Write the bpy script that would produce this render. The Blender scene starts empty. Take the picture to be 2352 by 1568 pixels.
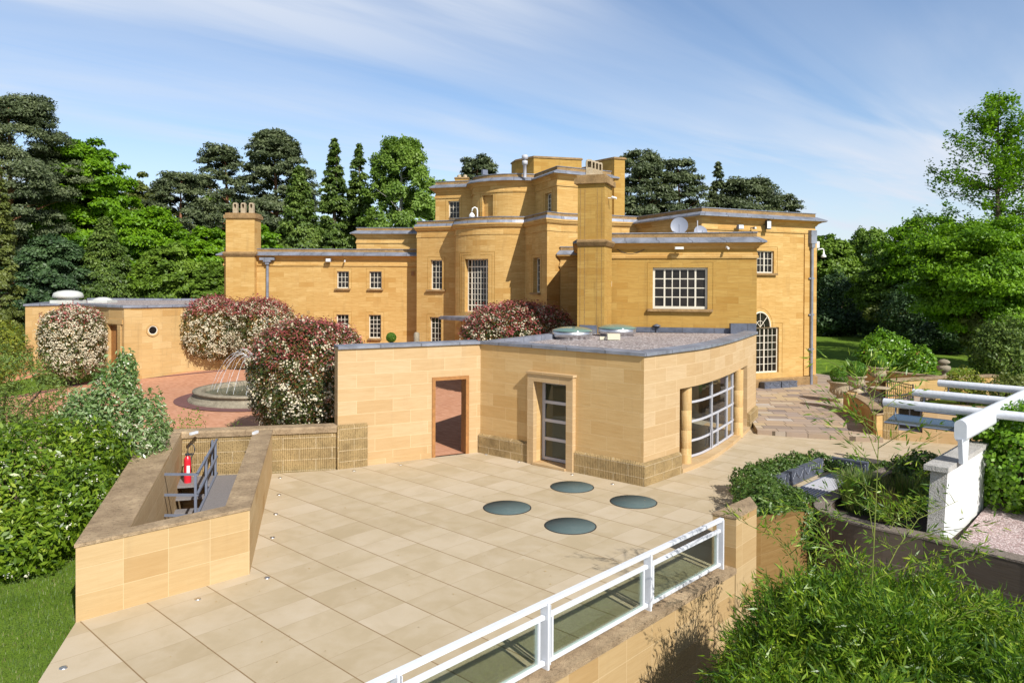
import bpy, math, random
import numpy as np
from mathutils import Vector, Matrix
from mathutils.geometry import tessellate_polygon
R = math.radians
SC = bpy.context.scene
COL = SC.collection
# ------------------------------------------------------------------ camera
F, CX, HY, CAMZ = 1695.0, 1176.0, 655.0, 5.0       # in units of a 2352 px wide picture
PITCH, ROLL = R(0.5), 0.0042
cam = bpy.data.cameras.new('camera'); camo = bpy.data.objects.new('camera', cam); COL.objects.link(camo)
camo.location = (0, 0, CAMZ)
CM = Matrix.Rotation(R(90) - PITCH, 3, 'X') @ Matrix.Rotation(ROLL, 3, 'Z')
camo.rotation_euler = CM.to_euler()
cam.sensor_width = 36; cam.lens = F / 2352 * 36
CY = HY + F * math.tan(PITCH)
cam.shift_y = -(784 - CY) / 2352
cam.clip_end = 3000; cam.clip_start = 0.1
SC.camera = camo
# ------------------------------------------------------------------ sun and sky
SUN_AZ, SUN_EL = 147.0, 40.0                        # azimuth clockwise from +Y
sv = Vector((math.sin(R(SUN_AZ)) * math.cos(R(SUN_EL)), math.cos(R(SUN_AZ)) * math.cos(R(SUN_EL)), math.sin(R(SUN_EL))))
sl = bpy.data.lights.new('sun', 'SUN'); sl.energy = 4.9; sl.angle = R(0.5); sl.color = (1.0, 0.965, 0.90)
so = bpy.data.objects.new('sun', sl); COL.objects.link(so); so.rotation_euler = sv.to_track_quat('Z', 'Y').to_euler()
so.location = (20, -30, 40)
W = bpy.data.worlds.new('World'); SC.world = W; W.use_nodes = True
wn, wl = W.node_tree.nodes, W.node_tree.links
wn.clear()
def wnode(t, **k):
    n = wn.new(t)
    for a, b in k.items(): setattr(n, a, b)
    return n
sky = wnode('ShaderNodeTexSky', sky_type='NISHITA'); sky.sun_disc = False
sky.sun_elevation = R(SUN_EL); sky.sun_rotation = R(SUN_AZ); sky.air_density = 1.0; sky.dust_density = 0.6; sky.ozone_density = 2.0
tc = wnode('ShaderNodeTexCoord'); sep = wnode('ShaderNodeSeparateXYZ'); wl.new(tc.outputs['Generated'], sep.inputs[0])
def wmath(op, a, b=None, clamp=False):
    n = wnode('ShaderNodeMath', operation=op); n.use_clamp = clamp
    for i, x in enumerate((a, b)):
        if x is None: continue
        if isinstance(x, (int, float)): n.inputs[i].default_value = x
        else: wl.new(x, n.inputs[i])
    return n.outputs[0]
zz = wmath('MAXIMUM', wmath('ADD', sep.outputs[2], 0.05), 0.02)
px = wmath('DIVIDE', sep.outputs[0], zz); py = wmath('DIVIDE', sep.outputs[1], zz)
comb = wnode('ShaderNodeCombineXYZ'); wl.new(px, comb.inputs[0]); wl.new(py, comb.inputs[1])
def cloud(rot, sx, sy, scale, dist, det, lo, hi, off):
    m0 = wnode('ShaderNodeMapping'); m0.inputs['Rotation'].default_value = (0, 0, R(rot)); wl.new(comb.outputs[0], m0.inputs[0])
    m = wnode('ShaderNodeMapping'); m.inputs['Scale'].default_value = (sx, sy, 1); m.inputs['Location'].default_value = (off, off * .7, off)
    wl.new(m0.outputs[0], m.inputs[0])
    n = wnode('ShaderNodeTexNoise'); n.inputs['Scale'].default_value = scale; n.inputs['Detail'].default_value = det; n.inputs['Roughness'].default_value = .55; n.inputs['Distortion'].default_value = dist
    wl.new(m.outputs[0], n.inputs['Vector'])
    r = wnode('ShaderNodeMapRange'); r.inputs[1].default_value = lo; r.inputs[2].default_value = hi; r.interpolation_type = 'SMOOTHSTEP'
    wl.new(n.outputs[0], r.inputs[0]); return r.outputs[0]
c1 = cloud(-40, .20, .85, 1.2, .7, 7, .34, .60, 3.1)
c2 = cloud(-47, .12, 1.2, 1.6, .5, 7, .38, .66, 8.3)
c3 = cloud(-60, .3, .7, .55, .2, 3, .28, .55, 1.7)
cl = wmath('ADD', wmath('MULTIPLY', c1, .66), wmath('MULTIPLY', c2, .42), True)
cl = wmath('MULTIPLY', cl, wmath('ADD', wmath('MULTIPLY', c3, .8), .25), True)
hz = wnode('ShaderNodeMapRange'); hz.inputs[1].default_value = 0.0; hz.inputs[2].default_value = 0.22; hz.inputs[3].default_value = .70; hz.inputs[4].default_value = 0.0
wl.new(sep.outputs[2], hz.inputs[0])
fac = wmath('MAXIMUM', wmath('MULTIPLY', cl, .95), hz.outputs[0], True)
tint = wnode('ShaderNodeMix', data_type='RGBA', blend_type='MULTIPLY'); tint.inputs[0].default_value = 1.0
wl.new(sky.outputs[0], tint.inputs[6]); tint.inputs[7].default_value = (.92, .95, 1.0, 1)
mx = wnode('ShaderNodeMix', data_type='RGBA'); wl.new(fac, mx.inputs[0]); wl.new(tint.outputs[2], mx.inputs[6]); mx.inputs[7].default_value = (4.6, 5.0, 5.7, 1)
zr = wnode('ShaderNodeMapRange'); zr.inputs[1].default_value = .38; zr.inputs[2].default_value = .75; zr.inputs[3].default_value = 1.0; zr.inputs[4].default_value = .42; wl.new(sep.outputs[2], zr.inputs[0])
bg = wnode('ShaderNodeBackground'); wl.new(wmath('MULTIPLY', zr.outputs[0], .13), bg.inputs['Strength']); wl.new(mx.outputs[2], bg.inputs[0])
wo = wnode('ShaderNodeOutputWorld'); wl.new(bg.outputs[0], wo.inputs[0])
SC.view_settings.view_transform = 'Standard'; SC.view_settings.look = 'None'; SC.view_settings.exposure = 0.32; SC.view_settings.gamma = 1.0
SC.cycles.max_bounces = 6; SC.cycles.transparent_max_bounces = 12; SC.cycles.sample_clamp_indirect = 6

# ------------------------------------------------------------------ projecting between picture and place
def ray(u, v): return CM @ Vector(((u - CX) / F, -(v - CY) / F, -1.0))
def P(u, v, z=0.0):
    d = ray(u, v); t = (z - CAMZ) / d.z; return Vector((d.x * t, d.y * t, z))
def D(u, v, Y):
    d = ray(u, v); t = Y / d.y; return Vector((d.x * t, Y, CAMZ + d.z * t))
def proj(p):
    q = CM.transposed() @ (Vector(p) - Vector((0, 0, CAMZ))); return CX + F * q.x / -q.z, CY - F * q.y / -q.z
def zat(x, y, v):
    v0 = proj((x, y, 0))[1]; v1 = proj((x, y, 4))[1]; return 4 * (v - v0) / (v1 - v0)
def xy(p): return (p[0], p[1])

# ------------------------------------------------------------------ materials
MATS = {}
def newmat(name):
    m = bpy.data.materials.new(name); m.use_nodes = True; nt = m.node_tree; nt.nodes.clear(); MATS[name] = m
    return m, nt
class NT:
    def __init__(s, name):
        s.m, s.t = newmat(name); s.n = s.t.nodes; s.l = s.t.links
        s.tc = s.n.new('ShaderNodeTexCoord')
    def node(s, t, **k):
        n = s.n.new(t)
        for a, b in k.items(): setattr(n, a, b)
        return n
    def set(s, sock, x):
        if hasattr(x, 'is_output'): s.l.new(x, sock)
        elif isinstance(x, (tuple, list)) and len(x) == 3 and sock.type == 'RGBA': sock.default_value = (*x, 1)
        else: sock.default_value = x
    def map(s, src='Object', scale=(1, 1, 1), rot=0, loc=(0, 0, 0)):
        m = s.node('ShaderNodeMapping'); m.inputs['Scale'].default_value = scale; m.inputs['Rotation'].default_value = (0, 0, R(rot)); m.inputs['Location'].default_value = loc
        s.l.new(s.tc.outputs[src], m.inputs[0]); return m.outputs[0]
    def noise(s, vec, scale=5, det=4, rough=.55, dist=0):
        n = s.node('ShaderNodeTexNoise'); s.l.new(vec, n.inputs['Vector']); n.inputs['Scale'].default_value = scale; n.inputs['Detail'].default_value = det
        n.inputs['Roughness'].default_value = rough; n.inputs['Distortion'].default_value = dist; return n.outputs[0]
    def voro(s, vec, scale=5, feature='F1', out=0, rnd=1.0):
        n = s.node('ShaderNodeTexVoronoi', feature=feature); s.l.new(vec, n.inputs['Vector']); n.inputs['Scale'].default_value = scale
        n.inputs['Randomness'].default_value = rnd; return n.outputs[out]
    def ramp(s, fac, stops, interp='LINEAR'):
        r = s.node('ShaderNodeValToRGB'); r.color_ramp.interpolation = interp; el = r.color_ramp.elements
        while len(el) < len(stops): el.new(0.5)
        for e, (p, c) in zip(el, stops):
            e.position = p; e.color = (*c, 1) if isinstance(c, (tuple, list)) else (c, c, c, 1)
        s.l.new(fac, r.inputs[0]); return r.outputs[0]
    def rng(s, x, a, b, c=0.0, d=1.0):
        r = s.node('ShaderNodeMapRange'); s.l.new(x, r.inputs[0])
        for i, q in enumerate((a, b, c, d)): r.inputs[i + 1].default_value = q
        return r.outputs[0]
    def mix(s, fac, a, b, mode='MIX'):
        m = s.node('ShaderNodeMix', data_type='RGBA', blend_type=mode); s.set(m.inputs[0], fac); s.set(m.inputs[6], a); s.set(m.inputs[7], b); return m.outputs[2]
    def math(s, op, a, b=0.0, clamp=False):
        n = s.node('ShaderNodeMath', operation=op); n.use_clamp = clamp; s.set(n.inputs[0], a); s.set(n.inputs[1], b); return n.outputs[0]
    def brick(s, vec, w, h, mortar, off=.5, c1=(0, 0, 0), c2=(1, 1, 1), cm=(.5, .5, .5), smooth=0.1, bias=0.0, sq=1.0, sqf=2):
        b = s.node('ShaderNodeTexBrick'); s.l.new(vec, b.inputs['Vector']); b.offset = off; b.squash = sq; b.squash_frequency = sqf
        b.inputs['Scale'].default_value = 1; b.inputs['Brick Width'].default_value = w; b.inputs['Row Height'].default_value = h
        b.inputs['Mortar Size'].default_value = mortar; b.inputs['Mortar Smooth'].default_value = smooth; b.inputs['Bias'].default_value = bias
        s.set(b.inputs['Color1'], c1); s.set(b.inputs['Color2'], c2); s.set(b.inputs['Mortar'], cm); return b.outputs['Color'], b.outputs['Fac']
    def bsdf(s, col, rough=.8, metal=0.0, bump=None, bs=.3, bd=.02, spec=.5, **k):
        b = s.node('ShaderNodeBsdfPrincipled'); s.set(b.inputs['Base Color'], col); s.set(b.inputs['Roughness'], rough); b.inputs['Metallic'].default_value = metal
        b.inputs['Specular IOR Level'].default_value = spec
        for a, v in k.items(): s.set(b.inputs[a.replace('_', ' ')], v)
        if bump is not None:
            n = s.node('ShaderNodeBump'); n.inputs['Strength'].default_value = bs; n.inputs['Distance'].default_value = bd; s.l.new(bump, n.inputs['Height']); s.l.new(n.outputs[0], b.inputs['Normal'])
        return b.outputs[0]
    def out(s, sh):
        o = s.node('ShaderNodeOutputMaterial'); s.l.new(sh, o.inputs[0]); return s.m

def ashlar(name, base, bw, bh, mortar, mcol, var, streak, stain=.35, warm=(1.0, .8, .55), off=.5, blockmix=1.0, mfac=1.0):
    s = NT(name); uv = s.map('UV'); ob = s.map('Object')
    c, f = s.brick(uv, bw, bh, mortar, off)
    bw_ = s.node('ShaderNodeSeparateColor'); s.l.new(c, bw_.inputs[0]); rnd = bw_.outputs[0]
    uvb = s.node('ShaderNodeVectorMath', operation='ADD'); s.l.new(uv, uvb.inputs[0])
    k = s.node('ShaderNodeCombineXYZ'); s.l.new(s.math('MULTIPLY', rnd, 13.0), k.inputs[2]); s.l.new(k.outputs[0], uvb.inputs[1])
    m2 = s.node('ShaderNodeMapping'); m2.inputs['Scale'].default_value = (1.1, 12, 1); s.l.new(uvb.outputs[0], m2.inputs[0])
    st = s.noise(m2.outputs[0], 1.6, 8, .68, .25)
    dark = tuple(x * y for x, y in zip(base, (1 - var * .55, 1 - var * .85, 1 - var * 1.3)))
    lite = tuple(min(1, x * (1 + var * q)) for x, q in zip(base, (.35, .55, .95)))
    col = s.ramp(rnd, [(0, dark), (.25, base), (.62, base), (.86, lite), (1, lite)])
    col = s.mix(blockmix, base, col)
    big = s.noise(ob, .33, 4, .6)
    col = s.mix(s.rng(big, .4, .75, 0, .55), col, lite)
    col = s.mix(s.rng(st, .35, .72, 0, streak), col, tuple(x * w for x, w in zip(base, (.72, .60, .42))))
    spot = s.noise(m2.outputs[0], 5.0, 3, .6, 1.2)
    col = s.mix(s.rng(spot, .70, .80, 0, .5), col, tuple(x * .42 for x in base))
    m3 = s.node('ShaderNodeMapping'); m3.inputs['Scale'].default_value = (2.6, .35, 1); s.l.new(uv, m3.inputs[0])
    drip = s.noise(m3.outputs[0], 1.3, 5, .6)
    col = s.mix(s.rng(drip, .56, .78, 0, stain), col, (base[0] * .42, base[1] * .42, base[2] * .5))
    col = s.mix(s.math('MULTIPLY', f, mfac), col, mcol)
    h = s.math('ADD', s.math('MULTIPLY', f, -.6), s.math('MULTIPLY', st, .6))
    return s.out(s.bsdf(col, .88, bump=h, bs=.35, bd=.02, spec=.25))
ashlar('house_stone', (.545, .345, .122), .88, .285, .004, (.34, .19, .06), .44, .85, .30, mfac=.5, blockmix=.75)
ashlar('house_stone_weathered', (.430, .262, .068), .85, .27, .006, (.30, .19, .06), .45, .75, .6, mfac=.5, blockmix=.55)
ashlar('pavilion_stone', (.505, .355, .192), 1.05, .36, .006, (.66, .50, .30), .26, .42, .14, mfac=.75, blockmix=.75)
ashlar('pavilion_stone_warm', (.590, .398, .180), 1.0, .36, .006, (.62, .45, .24), .30, .46, .2, mfac=.75, blockmix=.75)
ashlar('side_wall_shade_stone', (.23, .135, .045), 1.3, .6, .006, (.30, .20, .09), .35, .6, .5, off=0.0, mfac=.5)  # sandstone of the side wall, its shade put into a darker base colour
ashlar('panel_stone', (.465, .322, .158), .665, .39, .0045, (.60, .45, .26), .30, .30, .15, off=0.0, mfac=.85)
ashlar('outbuilding_stone', (.50, .330, .140), .95, .31, .006, (.36, .25, .12), .35, .5, .45, mfac=.6)

def coping_mat(name, a, b, sc=3):
    s = NT(name); o = s.map('Object'); n = s.noise(o, sc, 8, .68); n2 = s.noise(o, sc * 9, 5, .7); v = s.voro(o, 60)
    col = s.ramp(n, [(.3, a), (.52, tuple((x + y) / 2 for x, y in zip(a, b))), (.7, b)])
    col = s.mix(s.rng(n2, .5, .72, 0, .65), col, tuple(x * .42 for x in a))
    return s.out(s.bsdf(col, .95, bump=s.math('ADD', n2, s.math('MULTIPLY', v, .4)), bs=.8, bd=.03, spec=.2))
coping_mat('weathered_coping', (.235, .165, .10), (.50, .37, .23), 1.8)
coping_mat('parapet_stone', (.22, .14, .065), (.44, .28, .13), 2.4)
coping_mat('fountain_stone', (.20, .17, .125), (.42, .37, .27), 3.5)
coping_mat('urn_stone', (.36, .28, .18), (.60, .50, .36), 6)
coping_mat('terracotta', (.52, .36, .20), (.66, .48, .30), 9)

def ribbed(name, base):
    s = NT(name); uv = s.map('UV'); ob = s.map('Object')
    c, f = s.brick(uv, .85, .295, .008, .5)
    w = s.node('ShaderNodeTexWave', wave_type='BANDS', bands_direction='X', wave_profile='SIN'); s.l.new(uv, w.inputs[0]); w.inputs['Scale'].default_value = 6.4; w.inputs['Distortion'].default_value = .35
    w.inputs['Detail'].default_value = 2; w.inputs['Detail Scale'].default_value = 3
    n = s.noise(ob, 2.2, 6, .65); n2 = s.noise(ob, 14, 4, .7)
    rib = s.math('MULTIPLY', s.rng(w.outputs[1], .25, .7, 0, 1), s.rng(n2, .3, .55, .3, 1))
    col = s.ramp(n, [(.3, tuple(x * .62 for x in base)), (.55, base), (.75, tuple(x * 1.2 for x in base))])
    col = s.mix(s.rng(n2, .56, .74, 0, .7), col, tuple(x * .34 for x in base))
    col = s.mix(f, col, (.66, .52, .33))
    return s.out(s.bsdf(col, .95, bump=rib, bs=1.0, bd=.05, spec=.15))
ribbed('ribbed_stone', (.46, .325, .155))

def simple(name, col, rough=.6, metal=0.0, nscale=0, namt=.2, bs=0.0, spec=.5, **k):
    s = NT(name)
    if nscale:
        o = s.map('Object'); n = s.noise(o, nscale, 6, .65)
        c = s.ramp(n, [(.25, tuple(x * (1 - namt) for x in col)), (.75, tuple(min(1, x * (1 + namt)) for x in col))])
        return s.out(s.bsdf(c, rough, metal, bump=n if bs else None, bs=bs, spec=spec, **k))
    return s.out(s.bsdf(col, rough, metal, spec=spec, **k))
def lead(name, base):
    s = NT(name); uv = s.map('UV'); o = s.map('Object'); m = s.map('UV', (1, 6, 1))
    n = s.noise(o, 1.7, 5, .6); w = s.node('ShaderNodeTexWave', wave_type='BANDS', bands_direction='X', wave_profile='SAW'); s.l.new(uv, w.inputs[0]); w.inputs['Scale'].default_value = .26
    n2 = s.noise(m, 6, 4, .7)
    col = s.ramp(n, [(.3, tuple(x * .65 for x in base)), (.7, tuple(x * 1.35 for x in base))])
    col = s.mix(s.rng(n2, .5, .75, 0, .5), col, tuple(min(1, x * 1.9) for x in base))
    col = s.mix(s.rng(w.outputs[1], .96, .98, 0, .7), col, (.06, .06, .07))
    return s.out(s.bsdf(col, .5, .25, bump=n2, bs=.15, spec=.5))
lead('lead', (.22, .235, .28)); lead('lead_dark', (.105, .118, .155))
simple('window_paint', (.66, .61, .50), .45); simple('white_paint', (.68, .70, .74), .35, nscale=9, namt=.05)
simple('white_weathered', (.74, .76, .80), .55, nscale=14, namt=.13); simple('steel_grey', (.15, .17, .225), .5, nscale=12, namt=.12)
simple('alu', (.47, .47, .51), .5, .0); simple('door_frame_grey', (.36, .34, .34), .45)
simple('black_metal', (.03, .03, .035), .5); simple('rubber_and_dark_gap', (.02, .02, .022), .6); simple('red_paint', (.62, .02, .035), .3)
simple('white_plastic', (.78, .78, .76), .4); simple('cream_box', (.6, .56, .42), .5); simple('dish_grey', (.26, .28, .34), .45)
simple('polished_steel', (.62, .62, .64), .38, 1.0, nscale=3, namt=.1); simple('oak', (.33, .15, .045), .55, nscale=7, namt=.3)
simple('soil', (.05, .035, .022), .95, nscale=8, namt=.4, bs=.6); simple('tread_metal', (.20, .185, .185), .7, nscale=30, namt=.3)
simple('pit_floor', (.06, .055, .05), .9, nscale=2, namt=.3); simple('room_dark', (.045, .04, .035), .8); simple('room_floor', (.46, .41, .33), .5)
simple('plaster', (.5, .47, .40), .8); simple('curtain', (.55, .55, .52), .8); simple('sling', (.16, .10, .10), .7)
simple('white_render', (.70, .70, .69), .7, nscale=3, namt=.03); simple('dome_plastic', (.52, .53, .50), .5, nscale=2, namt=.08)
simple('brochure', (.8, .8, .8), .5)
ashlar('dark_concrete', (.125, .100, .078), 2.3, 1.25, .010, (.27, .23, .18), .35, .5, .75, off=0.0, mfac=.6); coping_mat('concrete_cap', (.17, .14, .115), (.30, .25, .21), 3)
coping_mat('grey_concrete', (.40, .38, .35), (.55, .53, .50), 3)
# glass
def glassmat(name, tint, trans, rough=.02, rf=.5):
    s = NT(name)
    tr = s.node('ShaderNodeBsdfTransparent'); tr.inputs[0].default_value = (*tint, 1)
    gl = s.node('ShaderNodeBsdfGlossy'); gl.inputs['Roughness'].default_value = rough; gl.inputs[0].default_value = (.9, .95, 1, 1)
    df = s.node('ShaderNodeBsdfDiffuse'); df.inputs[0].default_value = (*tuple(x * .25 for x in tint), 1)
    fr = s.node('ShaderNodeFresnel'); fr.inputs[0].default_value = 1.5
    m0 = s.node('ShaderNodeMixShader'); m0.inputs[0].default_value = 1 - trans; s.l.new(tr.outputs[0], m0.inputs[1]); s.l.new(df.outputs[0], m0.inputs[2])
    m1 = s.node('ShaderNodeMixShader'); s.l.new(s.math('MULTIPLY', fr.outputs[0], rf * 2), m1.inputs[0]); s.l.new(m0.outputs[0], m1.inputs[1]); s.l.new(gl.outputs[0], m1.inputs[2])
    return s.out(m1.outputs[0])
glassmat('clear_glass', (.70, .72, .66), 1.0); glassmat('dim_glass', (.26, .31, .27), 1.0, rf=.8); glassmat('green_glass', (.91, .955, .88), 1.0, rf=.22); glassmat('pergola_glass', (.45, .56, .52), .55, rf=.7)
s = NT('window_glass'); o = s.map('Object'); n = s.noise(o, 2.3, 3, .5)
s.out(s.bsdf(s.ramp(n, [(.4, (.010, .009, .008)), (.7, (.030, .024, .020))]), .08, spec=.35, bump=n, bs=.04))
s = NT('disc_glass'); o = s.map('Object'); n = s.noise(o, 3, 5, .6); n2 = s.noise(o, 40, 3, .6)
s.out(s.bsdf(s.mix(s.rng(n, .5, .7, 0, .35), (.085, .12, .12), (.135, .165, .16)), .7, spec=.15, bump=n2, bs=.05))
s = NT('dome_glass'); s.out(s.bsdf((.13, .22, .19), .12, spec=.8, Coat_Weight=.5))
s = NT('water'); o = s.map('Object'); n = s.noise(o, 5, 4, .6, .8)
s.out(s.bsdf((.018, .045, .028), .06, bump=n, bs=.25, bd=.05, spec=.8))
s = NT('blue_water'); o = s.map('Object'); n = s.noise(o, 6, 4, .6, .8)
s.out(s.bsdf((.06, .24, .34), .1, bump=n, bs=.15, bd=.03, spec=.6))
s = NT('spray'); s.out(s.bsdf((.92, .95, 1), .15, Transmission_Weight=.35, Alpha=.75))
# ground materials
s = NT('terrace_paving'); m = s.map('Object', rot=42.7, loc=(.27, -.13, 0))
c, f = s.brick(m, .64, .93, .006, 0.0, smooth=0.0); c9, f9 = s.brick(m, 1000., .93, .010, 0.0, smooth=0.0)
sp = s.node('ShaderNodeSeparateColor'); s.l.new(c, sp.inputs[0])
k = s.node('ShaderNodeCombineXYZ'); s.l.new(s.math('MULTIPLY', sp.outputs[0], 9.0), k.inputs[2])
va = s.node('ShaderNodeVectorMath', operation='ADD'); s.l.new(m, va.inputs[0]); s.l.new(k.outputs[0], va.inputs[1])
n = s.noise(va.outputs[0], 1.3, 6, .6, .4); n2 = s.noise(s.map('Object'), .45, 4, .6); n3 = s.noise(s.map('Object'), 60, 3, .7)
col = s.ramp(sp.outputs[0], [(0, (.415, .328, .208)), (.35, (.44, .352, .228)), (.7, (.465, .375, .25)), (1, (.50, .41, .29))])
col = s.mix(s.rng(n, .42, .66, 0, .45), col, (.56, .475, .36)); col = s.mix(s.rng(n, .46, .28, 0, .35), col, (.36, .29, .18))
col = s.mix(s.rng(n, .56, .36, 0, .0), col, (.4, .33, .2))
col = s.mix(s.rng(n2, .52, .72, 0, .4), col, (.38, .30, .18))
col = s.mix(s.rng(n3, .3, .7, 0, .12), col, (.35, .28, .18))
col = s.mix(s.math('MULTIPLY', f, .38), col, (.28, .19, .10)); col = s.mix(s.math('MULTIPLY', f9, .85), col, (.22, .14, .065))
s.out(s.bsdf(col, .75, bump=s.math('MULTIPLY', f, -1.0), bs=.4, bd=.01, spec=.3))
s = NT('flagstones'); m = s.map('Object', rot=8)
c, f = s.brick(m, .95, .50, .014, .41, sq=.7, sqf=3)
sp = s.node('ShaderNodeSeparateColor'); s.l.new(c, sp.inputs[0]); ob = s.map('Object'); n = s.noise(ob, 2.2, 7, .7); n2 = s.noise(ob, .35, 3, .5)
col = s.ramp(sp.outputs[0], [(0, (.20, .17, .165)), (.2, (.33, .25, .18)), (.45, (.42, .31, .21)), (.7, (.34, .27, .23)), (.88, (.50, .38, .22)), (1, (.44, .40, .37))])
col = s.mix(s.rng(n, .45, .75, 0, .45), col, (.27, .21, .17)); col = s.mix(s.rng(n2, .42, .6, 0, .35), col, (.33, .265, .23))
col = s.mix(f, col, (.13, .10, .07))
s.out(s.bsdf(col, .9, bump=s.math('ADD', n, s.math('MULTIPLY', f, -1)), bs=.4, spec=.2))
s = NT('brick_paving'); m = s.map('Object', rot=35); c, f = s.brick(m, .22, .11, .006, .5)
sp = s.node('ShaderNodeSeparateColor'); s.l.new(c, sp.inputs[0]); ob = s.map('Object'); n = s.noise(ob, .5, 6, .6); n2 = s.noise(ob, 5, 5, .7)
col = s.ramp(sp.outputs[0], [(0, (.43, .20, .115)), (.5, (.49, .24, .14)), (1, (.54, .28, .175))])
col = s.mix(s.rng(n, .4, .7, 0, .4), col, (.53, .29, .185)); col = s.mix(s.rng(n2, .55, .75, 0, .3), col, (.40, .18, .11)); col = s.mix(s.math('MULTIPLY', f, .4), col, (.36, .19, .11))
s.out(s.bsdf(col, .85, bump=f, bs=-.2, spec=.2))
simple('dark_brick', (.15, .065, .06), .8, nscale=9, namt=.35)
s = NT('lawn'); ob = s.map('Object'); n = s.noise(ob, .5, 6, .65); n2 = s.noise(ob, 26, 5, .75); wv = s.node('ShaderNodeTexWave', wave_type='BANDS', bands_direction='X')
s.l.new(s.map('Object', rot=62), wv.inputs[0]); wv.inputs['Scale'].default_value = .20; wv.inputs['Distortion'].default_value = .25
col = s.ramp(n, [(.3, (.09, .165, .014)), (.55, (.155, .255, .022)), (.75, (.24, .31, .04))])
col = s.mix(s.rng(wv.outputs[1], .35, .65, 0, .35), col, (.18, .28, .035)); col = s.mix(s.rng(n2, .4, .75, 0, .7), col, (.04, .075, .008))
s.out(s.bsdf(col, .95, bump=n2, bs=.9, bd=.05, spec=.15))
def gravelmat(name, a, b, c3, sc):
    s = NT(name); ob = s.map('Object'); v = s.node('ShaderNodeTexVoronoi'); s.l.new(ob, v.inputs[0]); v.inputs['Scale'].default_value = sc
    sp = s.node('ShaderNodeSeparateColor'); s.l.new(v.outputs[1], sp.inputs[0]); n = s.noise(ob, 1.2, 4, .6)
    col = s.ramp(sp.outputs[0], [(0, c3), (.3, a), (.7, b), (1, tuple(min(1, x * 1.25) for x in b))]); col = s.mix(s.rng(v.outputs[0], .25, .6, 0, .75), col, tuple(x * .3 for x in a))
    col = s.mix(s.rng(n, .4, .7, 0, .3), col, a)
    return s.out(s.bsdf(col, .9, bump=v.outputs[0], bs=-.9, bd=.03, spec=.2))
gravelmat('roof_gravel', (.40, .33, .31), (.62, .56, .54), (.17, .12, .12), 15); gravelmat('pink_gravel', (.50, .36, .34), (.72, .62, .60), (.27, .16, .15), 38)
# foliage and bark
def leafmat(name, stops, trans=.32, rough=.5, spec=.35, hue_noise=.35, tmul=1.25):
    s = NT(name); a = s.node('ShaderNodeAttribute', attribute_name='rnd'); g = s.node('ShaderNodeNewGeometry')
    ob = s.node('ShaderNodeMapping'); s.l.new(g.outputs['Position'], ob.inputs[0]); n = s.noise(ob.outputs[0], hue_noise, 3, .6)
    t = s.math('ADD', s.math('MULTIPLY', a.outputs['Fac'], .62), s.math('MULTIPLY', s.rng(n, .25, .75, 0, 1), .38))
    col = s.ramp(t, stops)
    p = s.node('ShaderNodeBsdfPrincipled'); s.l.new(col, p.inputs['Base Color']); p.inputs['Roughness'].default_value = rough; p.inputs['Specular IOR Level'].default_value = spec
    tr = s.node('ShaderNodeBsdfTranslucent'); s.l.new(s.mix(1.0, col, (tmul, tmul * 1.05, tmul * .5), 'MULTIPLY'), tr.inputs[0])
    m = s.node('ShaderNodeMixShader'); m.inputs[0].default_value = trans; s.l.new(p.outputs[0], m.inputs[1]); s.l.new(tr.outputs[0], m.inputs[2])
    return s.out(m.outputs[0])
leafmat('leaf_bright', [(.12, (.060, .145, .003)), (.5, (.135, .275, .006)), (.88, (.22, .38, .012))])
leafmat('leaf_mid', [(.12, (.060, .110, .010)), (.5, (.125, .215, .020)), (.88, (.215, .32, .036))])
leafmat('leaf_birch', [(.15, (.09, .165, .022)), (.5, (.16, .26, .036)), (.85, (.25, .36, .065))])
leafmat('leaf_pine', [(.12, (.036, .052, .022)), (.5, (.088, .115, .048)), (.88, (.175, .205, .090))], trans=.15)
leafmat('leaf_spruce', [(.12, (.036, .070, .010)), (.5, (.095, .155, .024)), (.88, (.185, .255, .046))], trans=.18)
leafmat('leaf_dark', [(.15, (.018, .042, .014)), (.5, (.042, .085, .028)), (.85, (.085, .145, .050))], trans=.15)
leafmat('leaf_olive', [(.15, (0.085, 0.111, 0.023)), (.5, (0.137, 0.169, 0.036)), (.85, (0.208, 0.240, 0.058))])
leafmat('leaf_yellow', [(.15, (0.121, 0.154, 0.013)), (.5, (0.198, 0.231, 0.022)), (.85, (0.297, 0.319, 0.039))])
leafmat('leaf_laurel', [(.12, (.045, .10, .006)), (.45, (.115, .20, .012)), (.75, (.21, .31, .02)), (.93, (.38, .44, .05))], rough=.38, spec=.5, hue_noise=.8)
leafmat('leaf_ivy', [(.12, (.07, .17, .008)), (.5, (.14, .29, .014)), (.85, (.24, .42, .03))], rough=.35, spec=.5, hue_noise=.9)
leafmat('leaf_ivy_dark', [(.12, (.035, .08, .012)), (.5, (.085, .155, .026)), (.88, (.17, .26, .06))], rough=.4, spec=.45, hue_noise=1.2)
leafmat('leaf_bamboo', [(.15, (.035, .095, .008)), (.45, (.095, .19, .012)), (.72, (.22, .33, .025)), (.93, (.46, .50, .06))], rough=.4, spec=.45, hue_noise=.9, trans=.32)
leafmat('leaf_red', [(.1, (0.180, 0.038, 0.030)), (.5, (0.330, 0.075, 0.072)), (.85, (0.540, 0.180, 0.180))], rough=.35, trans=.25)
leafmat('leaf_photinia', [(.1, (0.026, 0.055, 0.013)), (.45, (0.065, 0.098, 0.018)), (.75, (0.156, 0.098, 0.029)), (.95, (0.364, 0.065, 0.033))], rough=.35, spec=.5, hue_noise=1.1)
leafmat('blossom_cream', [(.1, (0.500, 0.420, 0.270)), (.5, (0.660, 0.580, 0.420)), (.9, (0.800, 0.740, 0.600))], trans=.15, tmul=1.0)
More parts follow.
